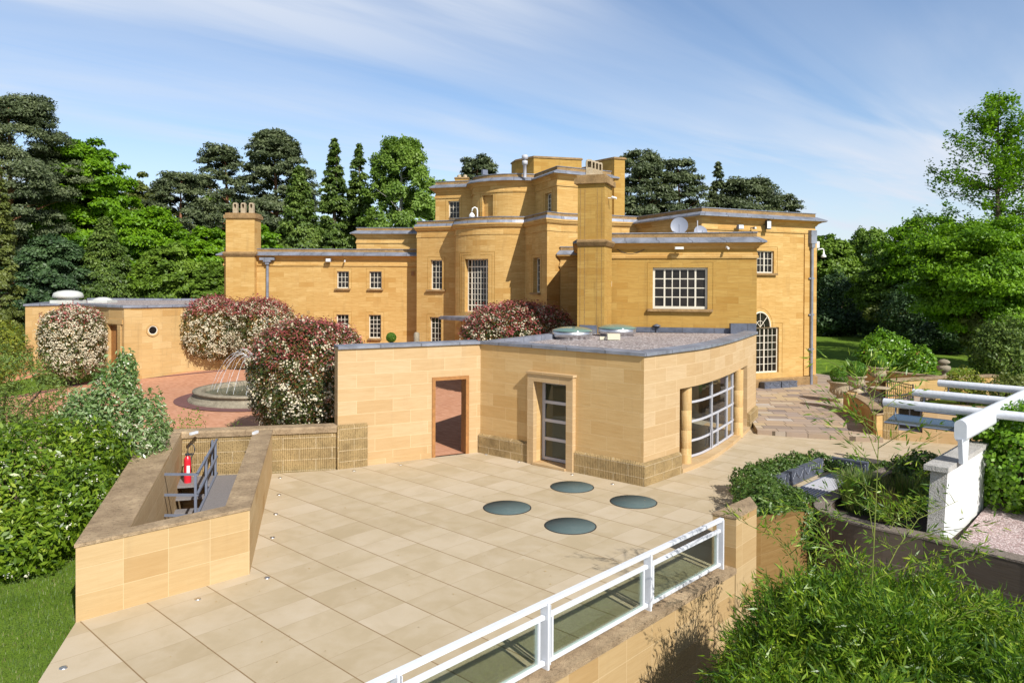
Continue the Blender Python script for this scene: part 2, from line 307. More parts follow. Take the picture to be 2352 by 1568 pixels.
leafmat('blossom_white', [(.1, (0.550, 0.520, 0.380)), (.9, (0.800, 0.780, 0.660))], trans=.15, tmul=1.0)
leafmat('blossom_red', [(.1, (0.600, 0.040, 0.040)), (.9, (0.750, 0.100, 0.100))], trans=.1, tmul=1.0)
leafmat('grass_blade', [(.1, (0.060, 0.110, 0.020)), (.6, (0.120, 0.190, 0.040)), (.95, (0.320, 0.270, 0.120))], hue_noise=1.5)
leafmat('box_leaf', [(.1, (0.051, 0.128, 0.014)), (.5, (0.102, 0.230, 0.020)), (.9, (0.170, 0.340, 0.034))], hue_noise=2)
leafmat('leaf_silver', [(.12, (.06, .125, .025)), (.45, (.15, .25, .065)), (.75, (.30, .40, .18)), (.95, (.55, .60, .42))], rough=.32, spec=.6, hue_noise=.8)
leafmat('straw', [(.1, (0.300, 0.200, 0.090)), (.9, (0.500, 0.360, 0.170))])
def bark(name, a, b):
    s = NT(name); n = s.noise(s.map('Object', (6, 6, 1.2)), 3, 5, .65); s.out(s.bsdf(s.ramp(n, [(.3, a), (.7, b)]), .9, bump=n, bs=.7, bd=.03, spec=.2))
bark('bark_brown', (.06, .045, .03), (.15, .11, .075)); bark('bark_pine', (.20, .095, .05), (.36, .18, .10)); bark('bark_birch', (.22, .21, .18), (.5, .48, .43)); bark('culm', (.10, .14, .03), (.20, .22, .05))
# ------------------------------------------------------------------ mesh helpers
def tag(o, label=None, cat=None, group=None, kind=None):
    if label: o['label'] = label
    if cat: o['category'] = cat
    if group: o['group'] = group
    if kind: o['kind'] = kind
    return o
def thing(name, label, cat, loc=(0, 0, 0), group=None):
    o = bpy.data.objects.new(name, None); COL.objects.link(o); o.location = loc; o.empty_display_size = .2
    tag(o, label, cat, group); o['_l'] = 1; del o['_l']
    return o
class MB:
    """collects geometry in world coordinates; build() links it as ONE mesh object"""
    def __init__(s): s.v = []; s.f = []; s.uv = []; s.mi = []; s.smooth = []
    def add(s, vs, fs, uvs=None, mi=0, smooth=False):
        b = len(s.v); s.v += [tuple(p) for p in vs]
        for i, f in enumerate(fs):
            s.f.append(tuple(b + j for j in f)); s.uv.append(uvs[i] if uvs else None); s.mi.append(mi); s.smooth.append(smooth)
        return s
    def box(s, c, d, t=(1, 0), mi=0):
        """centre, dims (along t, across, up), t = plan direction"""
        tx, ty = Vector(t[:2]).normalized(); nx, ny = -ty, tx; vs = []
        for k in (-.5, .5):
            for (a, b) in ((-.5, -.5), (.5, -.5), (.5, .5), (-.5, .5)):
                vs.append((c[0] + tx * a * d[0] + nx * b * d[1], c[1] + ty * a * d[0] + ny * b * d[1], c[2] + k * d[2]))
        return s.add(vs, [(3, 2, 1, 0), (4, 5, 6, 7), (0, 1, 5, 4), (1, 2, 6, 5), (2, 3, 7, 6), (3, 0, 4, 7)], mi=mi)
    def prism(s, poly, z0, z1, top=True, bottom=True, mi=0):
        n = len(poly); z0 = z0 if isinstance(z0, (list, tuple)) else [z0] * n; z1 = z1 if isinstance(z1, (list, tuple)) else [z1] * n
        vs = [(p[0], p[1], z0[i]) for i, p in enumerate(poly)] + [(p[0], p[1], z1[i]) for i, p in enumerate(poly)]
        a = sum(poly[i][0] * poly[(i + 1) % n][1] - poly[(i + 1) % n][0] * poly[i][1] for i in range(n))
        fs = [(i, (i + 1) % n, n + (i + 1) % n, n + i) for i in range(n)]
        if a < 0: fs = [f[::-1] for f in fs]
        s.add(vs, fs, mi=mi)
        tri = tessellate_polygon([[Vector((p[0], p[1], 0)) for p in poly]])
        for (on, off, up) in ((top, n, 1), (bottom, 0, -1)):
            if on:
                g = []
                for t in tri:
                    p = [poly[k] for k in t]; ar = (p[1][0] - p[0][0]) * (p[2][1] - p[0][1]) - (p[2][0] - p[0][0]) * (p[1][1] - p[0][1])
                    t = t if ar * up > 0 else t[::-1]; g.append(tuple(off + k for k in t))
                s.add(vs, g, mi=mi)
        return s
    def tube(s, pts, r, n=8, caps=True, mi=0, smooth=True):
        pts = [Vector(p) for p in pts]; rs = r if isinstance(r, (list, tuple)) else [r] * len(pts); vs = []; fs = []
        ref = Vector((0, 0, 1))
        for i, p in enumerate(pts):
            d = (pts[min(i + 1, len(pts) - 1)] - pts[max(i - 1, 0)]).normalized()
            a = d.cross(ref)
            if a.length < .05: a = d.cross(Vector((1, 0, 0)))
            a.normalize(); b = d.cross(a)
            for k in range(n):
                t = 2 * math.pi * k / n; vs.append(p + (a * math.cos(t) + b * math.sin(t)) * rs[i])
        for i in range(len(pts) - 1):
            for k in range(n): fs.append((i * n + k, i * n + (k + 1) % n, (i + 1) * n + (k + 1) % n, (i + 1) * n + k))
        s.add(vs, fs, mi=mi, smooth=smooth)
        if caps: s.add(vs, [tuple(range(n))[::-1], tuple((len(pts) - 1) * n + k for k in range(n))], mi=mi)
        return s
    def lathe(s, c, prof, n=28, mi=0, smooth=True, sx=1, sy=1):
        vs = []; fs = []
        for (r, z) in prof:
            for k in range(n):
                t = 2 * math.pi * k / n; vs.append((c[0] + r * sx * math.cos(t), c[1] + r * sy * math.sin(t), c[2] + z))
        for i in range(len(prof) - 1):
            for k in range(n): fs.append((i * n + k, i * n + (k + 1) % n, (i + 1) * n + (k + 1) % n, (i + 1) * n + k))
        s.add(vs, fs, mi=mi, smooth=smooth)
        if prof[0][0] > 1e-4: s.add(vs[:n], [tuple(range(n))[::-1]], mi=mi)
        if prof[-1][0] > 1e-4: s.add(vs[-n:], [tuple(range(n))], mi=mi)
        return s
    def build(s, name, mat, parent=None, kind=None, label=None):
        me = bpy.data.meshes.new(name)
        org = Vector((0, 0, 0))
        if s.v:
            a = np.array(s.v); org = Vector(((a[:, 0].min() + a[:, 0].max()) / 2, (a[:, 1].min() + a[:, 1].max()) / 2, a[:, 2].min()))
        keep = (0, 0, 0) if name in NOORG else org
        me.from_pydata([(x - keep[0], y - keep[1], z - keep[2]) for x, y, z in s.v], [], s.f)
        for m in (mat if isinstance(mat, (list, tuple)) else [mat]): me.materials.append(MATS[m])
        ul = me.uv_layers.new(name='UVMap').data
        for pi, p in enumerate(me.polygons):
            p.material_index = s.mi[pi]; p.use_smooth = s.smooth[pi]; uv = s.uv[pi]
            if uv is None:
                n = p.normal
                if abs(n.z) > .8:
                    for li in p.loop_indices:
                        q = s.v[me.loops[li].vertex_index]; ul[li].uv = (q[0], q[1])
                else:
                    t = Vector((-n.y, n.x, 0)).normalized()
                    for li in p.loop_indices:
                        q = s.v[me.loops[li].vertex_index]; ul[li].uv = (q[0] * t.x + q[1] * t.y, q[2])
            else:
                for li, c in zip(p.loop_indices, uv): ul[li].uv = c
        o = bpy.data.objects.new(name, me); COL.objects.link(o)
        o.location = keep
        if parent is not None:
            pw = Vector(parent.location); q = parent.parent
            while q is not None: pw += Vector(q.location); q = q.parent
            o.parent = parent; o.location = Vector(keep) - pw
        if kind: o['kind'] = kind
        if label: o['label'] = label
        return o
NOORG = set()
def plen(path):
    L = [0.0]
    for a, b in zip(path, path[1:]): L.append(L[-1] + math.hypot(b[0] - a[0], b[1] - a[1]))
    return L
def mitre(path, closed=False):
    n = len(path); out = []
    for i in range(n):
        def nrm(a, b):
            d = Vector((b[0] - a[0], b[1] - a[1])); d.normalize(); return Vector((d.y, -d.x))
        n0 = nrm(path[i - 1], path[i]) if (i > 0 or closed) else None
        n1 = nrm(path[i], path[(i + 1) % n]) if (i < n - 1 or closed) else None
        if n0 is None: m = n1
        elif n1 is None: m = n0
        else:
            m = (n0 + n1); m = m / max(.25, m.dot(n0) if m.length > 1e-6 else 1); m = m
        out.append(m)
    return out
def offset(path, d, closed=False):
    return [(p[0] + m.x * d, p[1] + m.y * d) for p, m in zip(path, mitre(path, closed))]
def sweep(mb, path, prof, closed=False, mi=0, caps=True, zs=None):
    """profile [(out, z)] swept along plan path (outward = right of travel); profile goes bottom to top on the outside"""
    ms = mitre(path, closed); pts = list(path); L = plen(pts + ([pts[0]] if closed else [])); n = len(pts); m = len(prof)
    PL = [0.0]
    for a, b in zip(prof, prof[1:]): PL.append(PL[-1] + math.hypot(b[0] - a[0], b[1] - a[1]))
    vs = []
    for i, p in enumerate(pts):
        dz = zs[i] if zs else 0
        for (o, z) in prof: vs.append((p[0] + ms[i].x * o, p[1] + ms[i].y * o, z + dz))
    fs = []; uvs = []
    for i in range(n if closed else n - 1):
        j = (i + 1) % n
        for k in range(m - 1):
            fs.append((i * m + k, j * m + k, j * m + k + 1, i * m + k + 1)); z0 = prof[0][1]
            uvs.append(((L[i], z0 + PL[k]), (L[i + 1], z0 + PL[k]), (L[i + 1], z0 + PL[k + 1]), (L[i], z0 + PL[k + 1])))
    mb.add(vs, fs, uvs, mi=mi)
    if not closed and caps:
        mb.add(vs[:m], [tuple(range(m))[::-1]], mi=mi); mb.add(vs[-m:], [tuple(range(m))], mi=mi)
    return mb
def arc(a, b, bulge, n=14):
    a = Vector(a[:2]); b = Vector(b[:2]); c = b - a; L = c.length; nr = Vector((c.y, -c.x)) / L; r = (L * L / 4 + bulge * bulge) / (2 * bulge); ctr = (a + b) / 2 - nr * (r - bulge)
    th = 2 * math.asin(min(1, L / 2 / r)); t0 = -th / 2
    return [xy(ctr + (nr * math.cos(t0 + th * k / n) + c / L * math.sin(t0 + th * k / n)) * r) for k in range(n + 1)]
def smooth(pts, n=5):
    out = []; p = [Vector(q[:2]) for q in pts]; p = [2 * p[0] - p[1]] + p + [2 * p[-1] - p[-2]]
    for i in range(1, len(p) - 2):
        for k in range(n):
            t = k / n; out.append(xy(.5 * ((2 * p[i]) + (p[i + 1] - p[i - 1]) * t + (2 * p[i - 1] - 5 * p[i] + 4 * p[i + 1] - p[i + 2]) * t * t + (3 * p[i] - p[i - 1] - 3 * p[i + 1] + p[i + 2]) * t ** 3)))
    out.append(xy(p[-2])); return out
class Face:
    """a facade above a plan path, left to right as seen from outside"""
    def __init__(s, path): s.path = [xy(p) for p in path]; s.L = plen(s.path)
    def at(s, d):
        d = max(0, min(s.L[-1], d))
        for i in range(len(s.path) - 1):
            if d <= s.L[i + 1] + 1e-9:
                t = (d - s.L[i]) / (s.L[i + 1] - s.L[i]); a, b = s.path[i], s.path[i + 1]; return Vector((a[0] + (b[0] - a[0]) * t, a[1] + (b[1] - a[1]) * t))
        return Vector(s.path[-1])
    def su(s, u, v=650, lo=0):
        d = ray(u, v); best = None
        for i in range(len(s.path) - 1):
            a, b = s.path[i], s.path[i + 1]; ex, ey = b[0] - a[0], b[1] - a[1]; det = d.x * -ey + ex * d.y
            if abs(det) < 1e-9: continue
            t = (d.x * a[1] - d.y * a[0]) / (d.y * ex - d.x * ey) if abs(d.y * ex - d.x * ey) > 1e-9 else 9
            if -.001 <= t <= 1.001:
                q = s.L[i] + t * (s.L[i + 1] - s.L[i])
                if best is None or (a[1] + ey * t) < best[1]: best = (q, a[1] + ey * t)
        if best is None:      # extrapolate on the nearest end segment
            a, b = s.path[0], s.path[-1]; ex, ey = b[0] - a[0], b[1] - a[1]; t = (d.x * a[1] - d.y * a[0]) / (d.y * ex - d.x * ey); return t * s.L[-1]
        return best[0]
    def zv(s, d, v): p = s.at(d); return zat(p.x, p.y, v)
    def rect(s, u0, u1, v0, v1):
        a, b = s.su(u0), s.su(u1); m = (a + b) / 2; return (a, b, s.zv(m, v1), s.zv(m, v0))
    def frame(s, d, e=.05):
        a, b = s.at(max(0, d - e)), s.at(min(s.L[-1], d + e)); t = (b - a).normalized(); return t, Vector((t.y, -t.x))
    def wall(s, mb, z0, z1, openings=(), depth=.22, mi=0, extra=()):
        ss = sorted(set([round(x, 5) for x in s.L] + [round(x, 5) for o in openings for x in o[:2]] + list(extra)))
        zs = sorted(set([z0, z1] + [x for o in openings for x in o[2:4]]))
        zs = [z for z in zs if z0 <= z <= z1]
        for a, b in zip(ss, ss[1:]):
            if b - a < 1e-4: continue
            pa, pb = s.at(a), s.at(b)
            for c, d in zip(zs, zs[1:]):
                m, k = (a + b) / 2, (c + d) / 2
                if any(o[0] < m < o[1] and o[2] < k < o[3] for o in openings): continue
                mb.add([(pa.x, pa.y, c), (pb.x, pb.y, c), (pb.x, pb.y, d), (pa.x, pa.y, d)], [(0, 1, 2, 3)], [((a, c), (b, c), (b, d), (a, d))], mi=mi)
        for o in openings:
            A, B = s.at(o[0]), s.at(o[1]); t, n = s.frame((o[0] + o[1]) / 2); dd = o[4] if len(o) > 4 else depth
            A2, B2 = A - n * dd, B - n * dd
            for (p, q, c, d) in (((A.x, A.y), (A2.x, A2.y), o[2], o[3]), ((B2.x, B2.y), (B.x, B.y), o[2], o[3])):
                mb.add([(p[0], p[1], c), (q[0], q[1], c), (q[0], q[1], d), (p[0], p[1], d)], [(0, 1, 2, 3)], mi=mi)
            mb.add([(A.x, A.y, o[3]), (A2.x, A2.y, o[3]), (B2.x, B2.y, o[3]), (B.x, B.y, o[3])], [(0, 1, 2, 3)], mi=mi)
            mb.add([(A.x, A.y, o[2]), (B.x, B.y, o[2]), (B2.x, B2.y, o[2]), (A2.x, A2.y, o[2])], [(0, 1, 2, 3)], mi=mi)
        return mb
def window(parent, fc, o, cols, rows, depth=.16, fw=.055, bw=.022, sill=True, name='window', thick=(), thickr=(), mat='window_paint', pane='window_glass', sillw=.12, rowsz=None, back=True, vwts=None):
    """frame and bars; sub-parts pane and sill; o = opening (s0,s1,z0,z1) on facade fc"""
    s0, s1, z0, z1 = o[:4]; m = (s0 + s1) / 2; A, B = fc.at(s0), fc.at(s1); t = (B - A).normalized(); n = Vector((t.y, -t.x)); w = (B - A).length; c0 = A - n * depth
    mb = MB()
    def bar(a0, a1, b0, b1, th, off=0.0):
        c = c0 + t * (a0 + a1) / 2 + n * off; mb.box((c.x, c.y, (b0 + b1) / 2), (a1 - a0, th, b1 - b0), t)
    bar(0, fw, z0, z1, .07); bar(w - fw, w, z0, z1, .07); bar(fw, w - fw, z0, z0 + fw * 1.2, .07, .001); bar(fw, w - fw, z1 - fw, z1, .07, .001)
    iw = w - 2 * fw; ih = z1 - z0 - 2.2 * fw; zb = z0 + 1.2 * fw
    if vwts is None: xs = [fw + iw * k / cols for k in range(1, cols)]
    else:
        tot = sum(vwts); acc = 0; xs = []
        for q in vwts[:-1]: acc += q; xs.append(fw + iw * acc / tot)
    for k, x in enumerate(xs):
        h = (.032 if (k + 1) in thick else bw / 2); bar(x - h, x + h, zb, z1 - fw, .045 if h > bw else .03, .004)
    zl = [zb + ih * k / rows for k in range(1, rows)] if rowsz is None else rowsz
    for k, z in enumerate(zl):
        h = (.03 if (k + 1) in thickr else bw / 2); bar(fw, w - fw, z - h, z + h, .042 if h > bw else .026, .002)
    f = mb.build(name, mat, parent)
    p = MB(); q0 = c0 + t * .02 - n * .012; q1 = c0 + t * (w - .02) - n * .012
    p.add([(q0.x, q0.y, z0), (q1.x, q1.y, z0), (q1.x, q1.y, z1), (q0.x, q0.y, z1)], [(0, 1, 2, 3)]); p.build('pane', pane, f)
    if sill:
        sm = MB(); c = (A + B) / 2 + n * .02; sm.box((c.x, c.y, z0 - .05), (w + 2 * sillw, .26, .10), t); sm.build('sill', 'parapet_stone', f)
    return f
def np_quads(name, V, mat, parent=None, rnd=None, loc=None, smooth=False, kind=None):
    """V: (n,4,3) world coordinates"""
    n = V.shape[0]; me = bpy.data.meshes.new(name)
    base = V.reshape(-1, 3).mean(0) if loc is None else np.array(loc, float)
    if loc is None: base[2] = V[..., 2].min()
    X = (V.reshape(-1, 3) - base).astype(np.float32)
    me.vertices.add(4 * n); me.vertices.foreach_set('co', X.ravel()); me.loops.add(4 * n); me.loops.foreach_set('vertex_index', np.arange(4 * n, dtype=np.int32))
    me.polygons.add(n); me.polygons.foreach_set('loop_start', np.arange(0, 4 * n, 4, dtype=np.int32)); me.update(calc_edges=True)
    a = me.attributes.new('rnd', 'FLOAT', 'FACE'); a.data.foreach_set('value', (rnd if rnd is not None else np.random.rand(n)).astype(np.float32))
    me.materials.append(MATS[mat]); o = bpy.data.objects.new(name, me); COL.objects.link(o); o.location = Vector(base)
    if parent is not None:
        o.parent = parent; o.location = Vector(base) - Vector(parent.location)
    if kind: o['kind'] = kind
    return o
def unit(a): return a / np.maximum(1e-9, np.linalg.norm(a, axis=-1, keepdims=True))
def leaves(rg, C, N, size, aspect=.5, jitter=.6, droop=0.0, var=.35, dirs=None):
    """leaf quads (rhombs) at C with facing direction about N"""
    n = len(C); N = unit(N + rg.normal(size=(n, 3)) * jitter)
    d = dirs if dirs is not None else rg.normal(size=(n, 3)); d = d - (d * N).sum(1, keepdims=True) * N; d = unit(d); d[:, 2] -= droop; d = unit(d)
    w = unit(np.cross(N, d)); s = size * (1 + var * rg.uniform(-1, 1, (n, 1))); h = s * aspect / 2
    return np.stack([C - d * s / 2, C + w * h - d * s * .05, C + d * s / 2, C - w * h - d * s * .05], 1)
def blob(rg, n, c, r, shell=.55, flat=1.0):
    d = unit(rg.normal(size=(n, 3))); q = rg.uniform(shell, 1, (n, 1)) ** (1 / 2.0); p = d * q * np.array(r); return np.array(c) + p, unit(d / np.array(r) * min(r))
# ------------------------------------------------------------------ ground
def rise(x, y):
    for (a, p), (b, q) in (((24, 0), (27.5, .30)), ((27.5, .30), (34, .36)), ((34, .36), (40, .8))):
        if y <= b: return p + (q - p) * max(0, (y - a) / (b - a))
    return .8
def hgt(x, y): return rise(x, y) * max(0, min(1, (9 - x) / 5)) - .06 - (.22 if False else 0)
def GF(u, v):
    z = 0
    for _ in range(12):
        p = P(u, v, z); z = rise(p.x, p.y) if p.x < 4 else 0
    return P(u, v, z)
def grid(name, xs, ys, fz, mat, skip=lambda x, y: False, kind='structure'):
    mb = MB(); idx = {}
    for i, x in enumerate(xs):
        for j, y in enumerate(ys): idx[i, j] = len(mb.v); mb.v.append((x, y, fz(x, y)))
    for i in range(len(xs) - 1):
        for j in range(len(ys) - 1):
            if skip((xs[i] + xs[i + 1]) / 2, (ys[j] + ys[j + 1]) / 2): continue
            mb.f.append((idx[i, j], idx[i + 1, j], idx[i + 1, j + 1], idx[i, j + 1])); mb.uv.append(None); mb.mi.append(0); mb.smooth.append(True)
    return mb.build(name, mat, kind=kind)
def frange(a, b, s): return [a + s * k for k in range(int(round((b - a) / s)) + 1)]
def inpoly(x, y, poly):
    c = False; n = len(poly)
    for i in range(n):
        (x1, y1), (x2, y2) = poly[i], poly[(i + 1) % n]
        if (y1 > y) != (y2 > y) and x < (x2 - x1) * (y - y1) / (y2 - y1) + x1: c = not c
    return c
def sheet(name, poly, z, mat, kind='structure', fz=None, parent=None):
    mb = MB(); tri = tessellate_polygon([[Vector((p[0], p[1], 0)) for p in poly]]); g = []
    for t in tri:
        p = [poly[k] for k in t]; ar = (p[1][0] - p[0][0]) * (p[2][1] - p[0][1]) - (p[2][0] - p[0][0]) * (p[1][1] - p[0][1]); g.append(t if ar > 0 else t[::-1])
    mb.add([(p[0], p[1], (fz(p[0], p[1]) if fz else 0) + z) for p in poly], g); return mb.build(name, mat, parent, kind=kind)
# key plan points
W1, W2, W3_, W4_ = (-6.42, 10.85), (-4.51, 12.70), (-6.33, 19.45), (-8.95, 19.05)      # stair enclosure, outside
RA, RB = Vector((3.72, 12.97)), Vector((-4.4, 4.40))                                      # railing line
rd = (RA - RB).normalized(); rn = Vector((rd.y, -rd.x))
A_ = xy(P(776, 797, 3.3)); B_ = xy(P(1104, 785, 3.3)); C_ = xy(P(1479.5, 816, 3.26))
curve = smooth([C_, xy(P(1560, 807, 3.25)), xy(P(1623, 798, 3.25)), xy(P(1685, 783, 3.25)), xy(P(1737, 765.5, 3.25))], 5)
E_ = (2.8, 28.7)
pit = [xy(RA + rn * .19), xy(RB + rn * .19), (-4.4, -6), (24, -6), (24, -2), (8.2, 11.85), (7.25, 12.95), (6.35, 13.75), (6.05, 14.5), (6.2, 14.95), (4.55, 13.95)]
well = [(-6.25, 11.2), (-4.72, 12.8), (-6.55, 19.45), (-8.75, 19.05)]
xs = frange(-30, -9, 1.5) + frange(-8.75, -4.25, .25) + frange(-4, 13.5, .5) + frange(15, 45, 2); xs = [-900, -400, -160, -80, -50] + sorted(set(xs)) + [60, 90, 160, 400, 900]
ys = [-60, -30, -15] + sorted(set(frange(-8, 10, .5) + frange(10, 20, .25) + frange(20, 24, .5))) + frange(25, 60, 1) + [70, 90, 130, 200, 400, 900, 1600]
hole = [xy(RA - rn * .30), xy(RB - rn * .30), (-5, -6), (24, -6), (24, -2), (9.0, 12.3), (7.6, 13.6), (7.0, 14.2), (6.6, 14.8), (6.4, 15.4), (4.3, 14.5)]
grid('lawn', xs, ys, hgt, 'lawn', lambda x, y: inpoly(x, y, hole) or inpoly(x, y, well))
tpoly = [(-3.0, -1), (-3.9, 2.5), W1, W2, W3_, xy(P(776, 1078)), A_, B_, C_] + [curve[i] for i in (4, 8, 12, 16, 20)] + [(8.95, 28.2), (10.6, 28.5), (16.2, 24.6), (20, 20.5), (14.5, 15.5), (10.2, 18.4), (9.2, 18.4), (6.2, 15.3), (4.7, 14.0), xy(RA + rn * .1), xy(RB + rn * .1), (-3.6, -1)]
sheet('terrace', tpoly, 0.0, 'terrace_paving')
def fcy(x, y): return rise(x, y)
sheet('forecourt', [(-32, 24), (-32, 16), (-14, 18.2), (-8.9, 19.25), (-6.4, 19.8), (A_[0], A_[1] + .1), (B_[0], B_[1] + .1), (B_[0] + .68, 24)], .004, 'brick_paving')
grid('forecourt', frange(-32, 8, 1.0), sorted(set(frange(24, 38, 1) + frange(38, 48, 2))), lambda x, y: rise(x, y) + (.004 if y > 0 else 0), 'brick_paving',
     lambda x, y: x - .5 > -.3 + (y - 23.4) * .58 and y < 29)
fl = [P(1740, 987, .15), P(1818, 993, .15), P(1950, 1001.6, .15), P(2029, 1006, .15), (12.2, 25.2), (12.9, 28.3), (14.2, 29.2), (16, 31.4), (19, 33), (19.5, 36.2), P(1985, 868, .15), P(1920, 864, .15), P(1872, 857, .15), (17, 41.5), (15.0, 37), (8.8, 34.3), (9.3, 28.7), (8.98, 28.1)]
fl = [xy(p) for p in fl]
MBf = MB(); MBf.prism(fl, -.02, .15); MBf.build('stone_path', 'flagstones', kind='structure')
sheet('pit_floor', [(-5, -7), (25, -7), (25, 0), (9, 12.4), (7, 14.2), (4, 14.6), (3, 13.2)], -3.4, 'pit_floor')
# lawn patches and dark brick bands of the forecourt
def patch(name, uvs, mat, z=.012, extra=()):
    p = [xy(GF(u, v)) for u, v in uvs] + list(extra)
    mb = MB(); n = 26; a = np.array(p); x0, y0 = a.min(0); x1, y1 = a.max(0)
    c = np.array(p).mean(0); vs = []; fs = []
    tri = tessellate_polygon([[Vector((q[0], q[1], 0)) for q in p]]); g = []
    for t in tri:
        q = [p[k] for k in t]; ar = (q[1][0] - q[0][0]) * (q[2][1] - q[0][1]) - (q[2][0] - q[0][0]) * (q[1][1] - q[0][1]); g.append(t if ar > 0 else t[::-1])
    mb.add([(q[0], q[1], rise(*q) + z) for q in p], g); return mb.build(name, mat, kind='structure')
patch('grass_verge', [(-60, 925), (0, 914), (60, 905), (133, 891), (200, 877), (243, 866), (238, 848), (225, 838)], 'lawn', .03, [(-21.8, 38), (-23.5, 34), (-26, 29)])
patch('grass_verge', [(405, 830), (440, 837), (480, 842), (530, 845), (600, 846), (660, 846)], 'lawn', .03, [(-11.0, 42.5), (-17.2, 42.3), (-17.8, 41)])
def band(name, pts, w, mat='dark_brick', z=.011, closed=False):
    mb = MB(); a = offset(pts, w / 2, closed); b = offset(pts, -w / 2, closed); n = len(pts)
    vs = [(q[0], q[1], rise(*q) + z) for q in a + b]; mb.add(vs, [(i, (i + 1) % n, n + (i + 1) % n, n + i) for i in range(n if closed else n - 1)])
    for k, f in enumerate(mb.f):
        p = [mb.v[i] for i in f]; ar = (p[1][0] - p[0][0]) * (p[2][1] - p[0][1]) - (p[2][0] - p[0][0]) * (p[1][1] - p[0][1])
        if ar < 0: mb.f[k] = f[::-1]
    return mb.build(name, mat, kind='structure')
band('brick_edging', smooth([xy(GF(u, v)) for u, v in [(-60, 929), (0, 918), (60, 908), (133, 894), (200, 880), (247, 868)]], 4), .32)
band('brick_edging', smooth([xy(GF(u, v)) for u, v in [(400, 829), (440, 838.5), (480, 843.5), (530, 846.5), (600, 848)]], 4), .32)
band('brick_edging', smooth([xy(GF(u, v)) for u, v in [(300, 871), (380, 864), (450, 857), (520, 850)]], 4), .28, z=.008)
# ------------------------------------------------------------------ the country house
HS = thing('country_house', 'large golden sandstone mansion with stepped flat roofs, tower and tall chimneys', 'house', (3, 40, 0))
def eave(o=.36, s=1.0):   # parapet, lead weathering, soffit, string course; z relative to parapet top
    return [('string', [(0, -1.02), (.05, -1.02), (.06, -.93), (.03, -.90), (.03, -.82), (0, -.80)]),
            ('cornice', [(0, -.66), (.04, -.64), (.10, -.54), (.22, -.47), (o - .03, -.44), (o - .03, -.40)]),
            ('lead', [(o - .05, -.42), (o, -.42), (o, -.36), (.06, -.20), (-.02, -.19)]),
            ('parapet', [(-.02, -.20), (0, -.20), (0, -.03), (-.3, -.03)]),
            ('cap', [(-.02, -.032), (.03, -.032), (.03, 0), (-.32, 0), (-.32, -.3)])]
def cornice(parent, path, ztop, closed=False, o=.36, kind='eave', stringm='house_stone'):
    c = MB(); l = MB(); p = MB(); k = MB()
    if kind == 'eave': parts = eave(o)
    else:
        parts = [('string', [(0, -.95), (.03, -.95), (.03, -.80), (0, -.80)]), ('cornice', [(0, -.60), (.05, -.58), (.10, -.52), (.13, -.44), (.16, -.42), (.16, -.34), (.12, -.34)]),
                 ('lead', [(.13, -.34), (.15, -.34), (.10, -.19), (-.02, -.18)]), ('parapet', [(-.02, -.19), (0, -.19), (0, -.03), (-.3, -.03)]), ('cap', [(-.02, -.032), (.03, -.032), (.03, 0), (-.32, 0), (-.32, -.3)])]
    for nm, pr in parts:
        pr = [(a, b + ztop) for a, b in pr]
        mb = {'string': c, 'cornice': c, 'lead': l, 'parapet': p, 'cap': l}[nm]; sweep(mb, path, pr, closed)
    c.build('cornice', stringm, parent); l.build('lead_flashing', 'lead', parent); p.build('parapet', 'parapet_stone', parent)
def roof(parent, poly, z, mat='lead', name='roof'):
    mb = MB(); mb.prism(poly, z - .12, z); return mb.build(name, mat, parent)
def surround(mb, fc, o, off=.16, w=.012, ear=False):
    for hf in ((-1, 1) if ear else (0,)): mb = MB(); _surround(mb, fc, o, off, w, ear, hf); mb.build('architrave_line', 'house_stone_weathered', HS)
def _surround(mb, fc, o, off=.16, w=.012, ear=False, hf=0):
    """incised architrave line, cut as a thin proud fillet round an opening"""
    s0, s1, z0, z1 = o[:4]; t, n = fc.frame((s0 + s1) / 2)
    def bar(a, b, c, d):
        q = fc.at((a + b) / 2) + n * .004; mb.box((q.x, q.y, (c + d) / 2), (abs(b - a), .02, d - c), t)
    def hbar(a, b, c, d):
        k = max(1, int((b - a) / .12)); pts = []
        for i in range(k + 1): s = a + (b - a) * i / k; p = fc.at(s); t_, n_ = fc.frame(s); pts.append((p.x + n_.x * .006, p.y + n_.y * .006, (c + d) / 2))
        mb.tube(pts, w * .6, 4, smooth=False)
    if hf <= 0: bar(s0 - off - w, s0 - off, z0, z1 + off)
    if hf >= 0: bar(s1 + off, s1 + off + w, z0, z1 + off)
    if ear:
        g = (s1 - s0) * .30; hbar(*((s0 - off - w, s0 + g) if hf < 0 else (s1 - g, s1 + off + w)), z1 + off, z1 + off + w)
    else: hbar(s0 - off - w, s1 + off + w, z1 + off, z1 + off + w)
GR = MB()     # all incised lines of the house: surface pattern
ZR, ZM, ZT, ZW = 7.10, 8.65, 11.17, 8.63
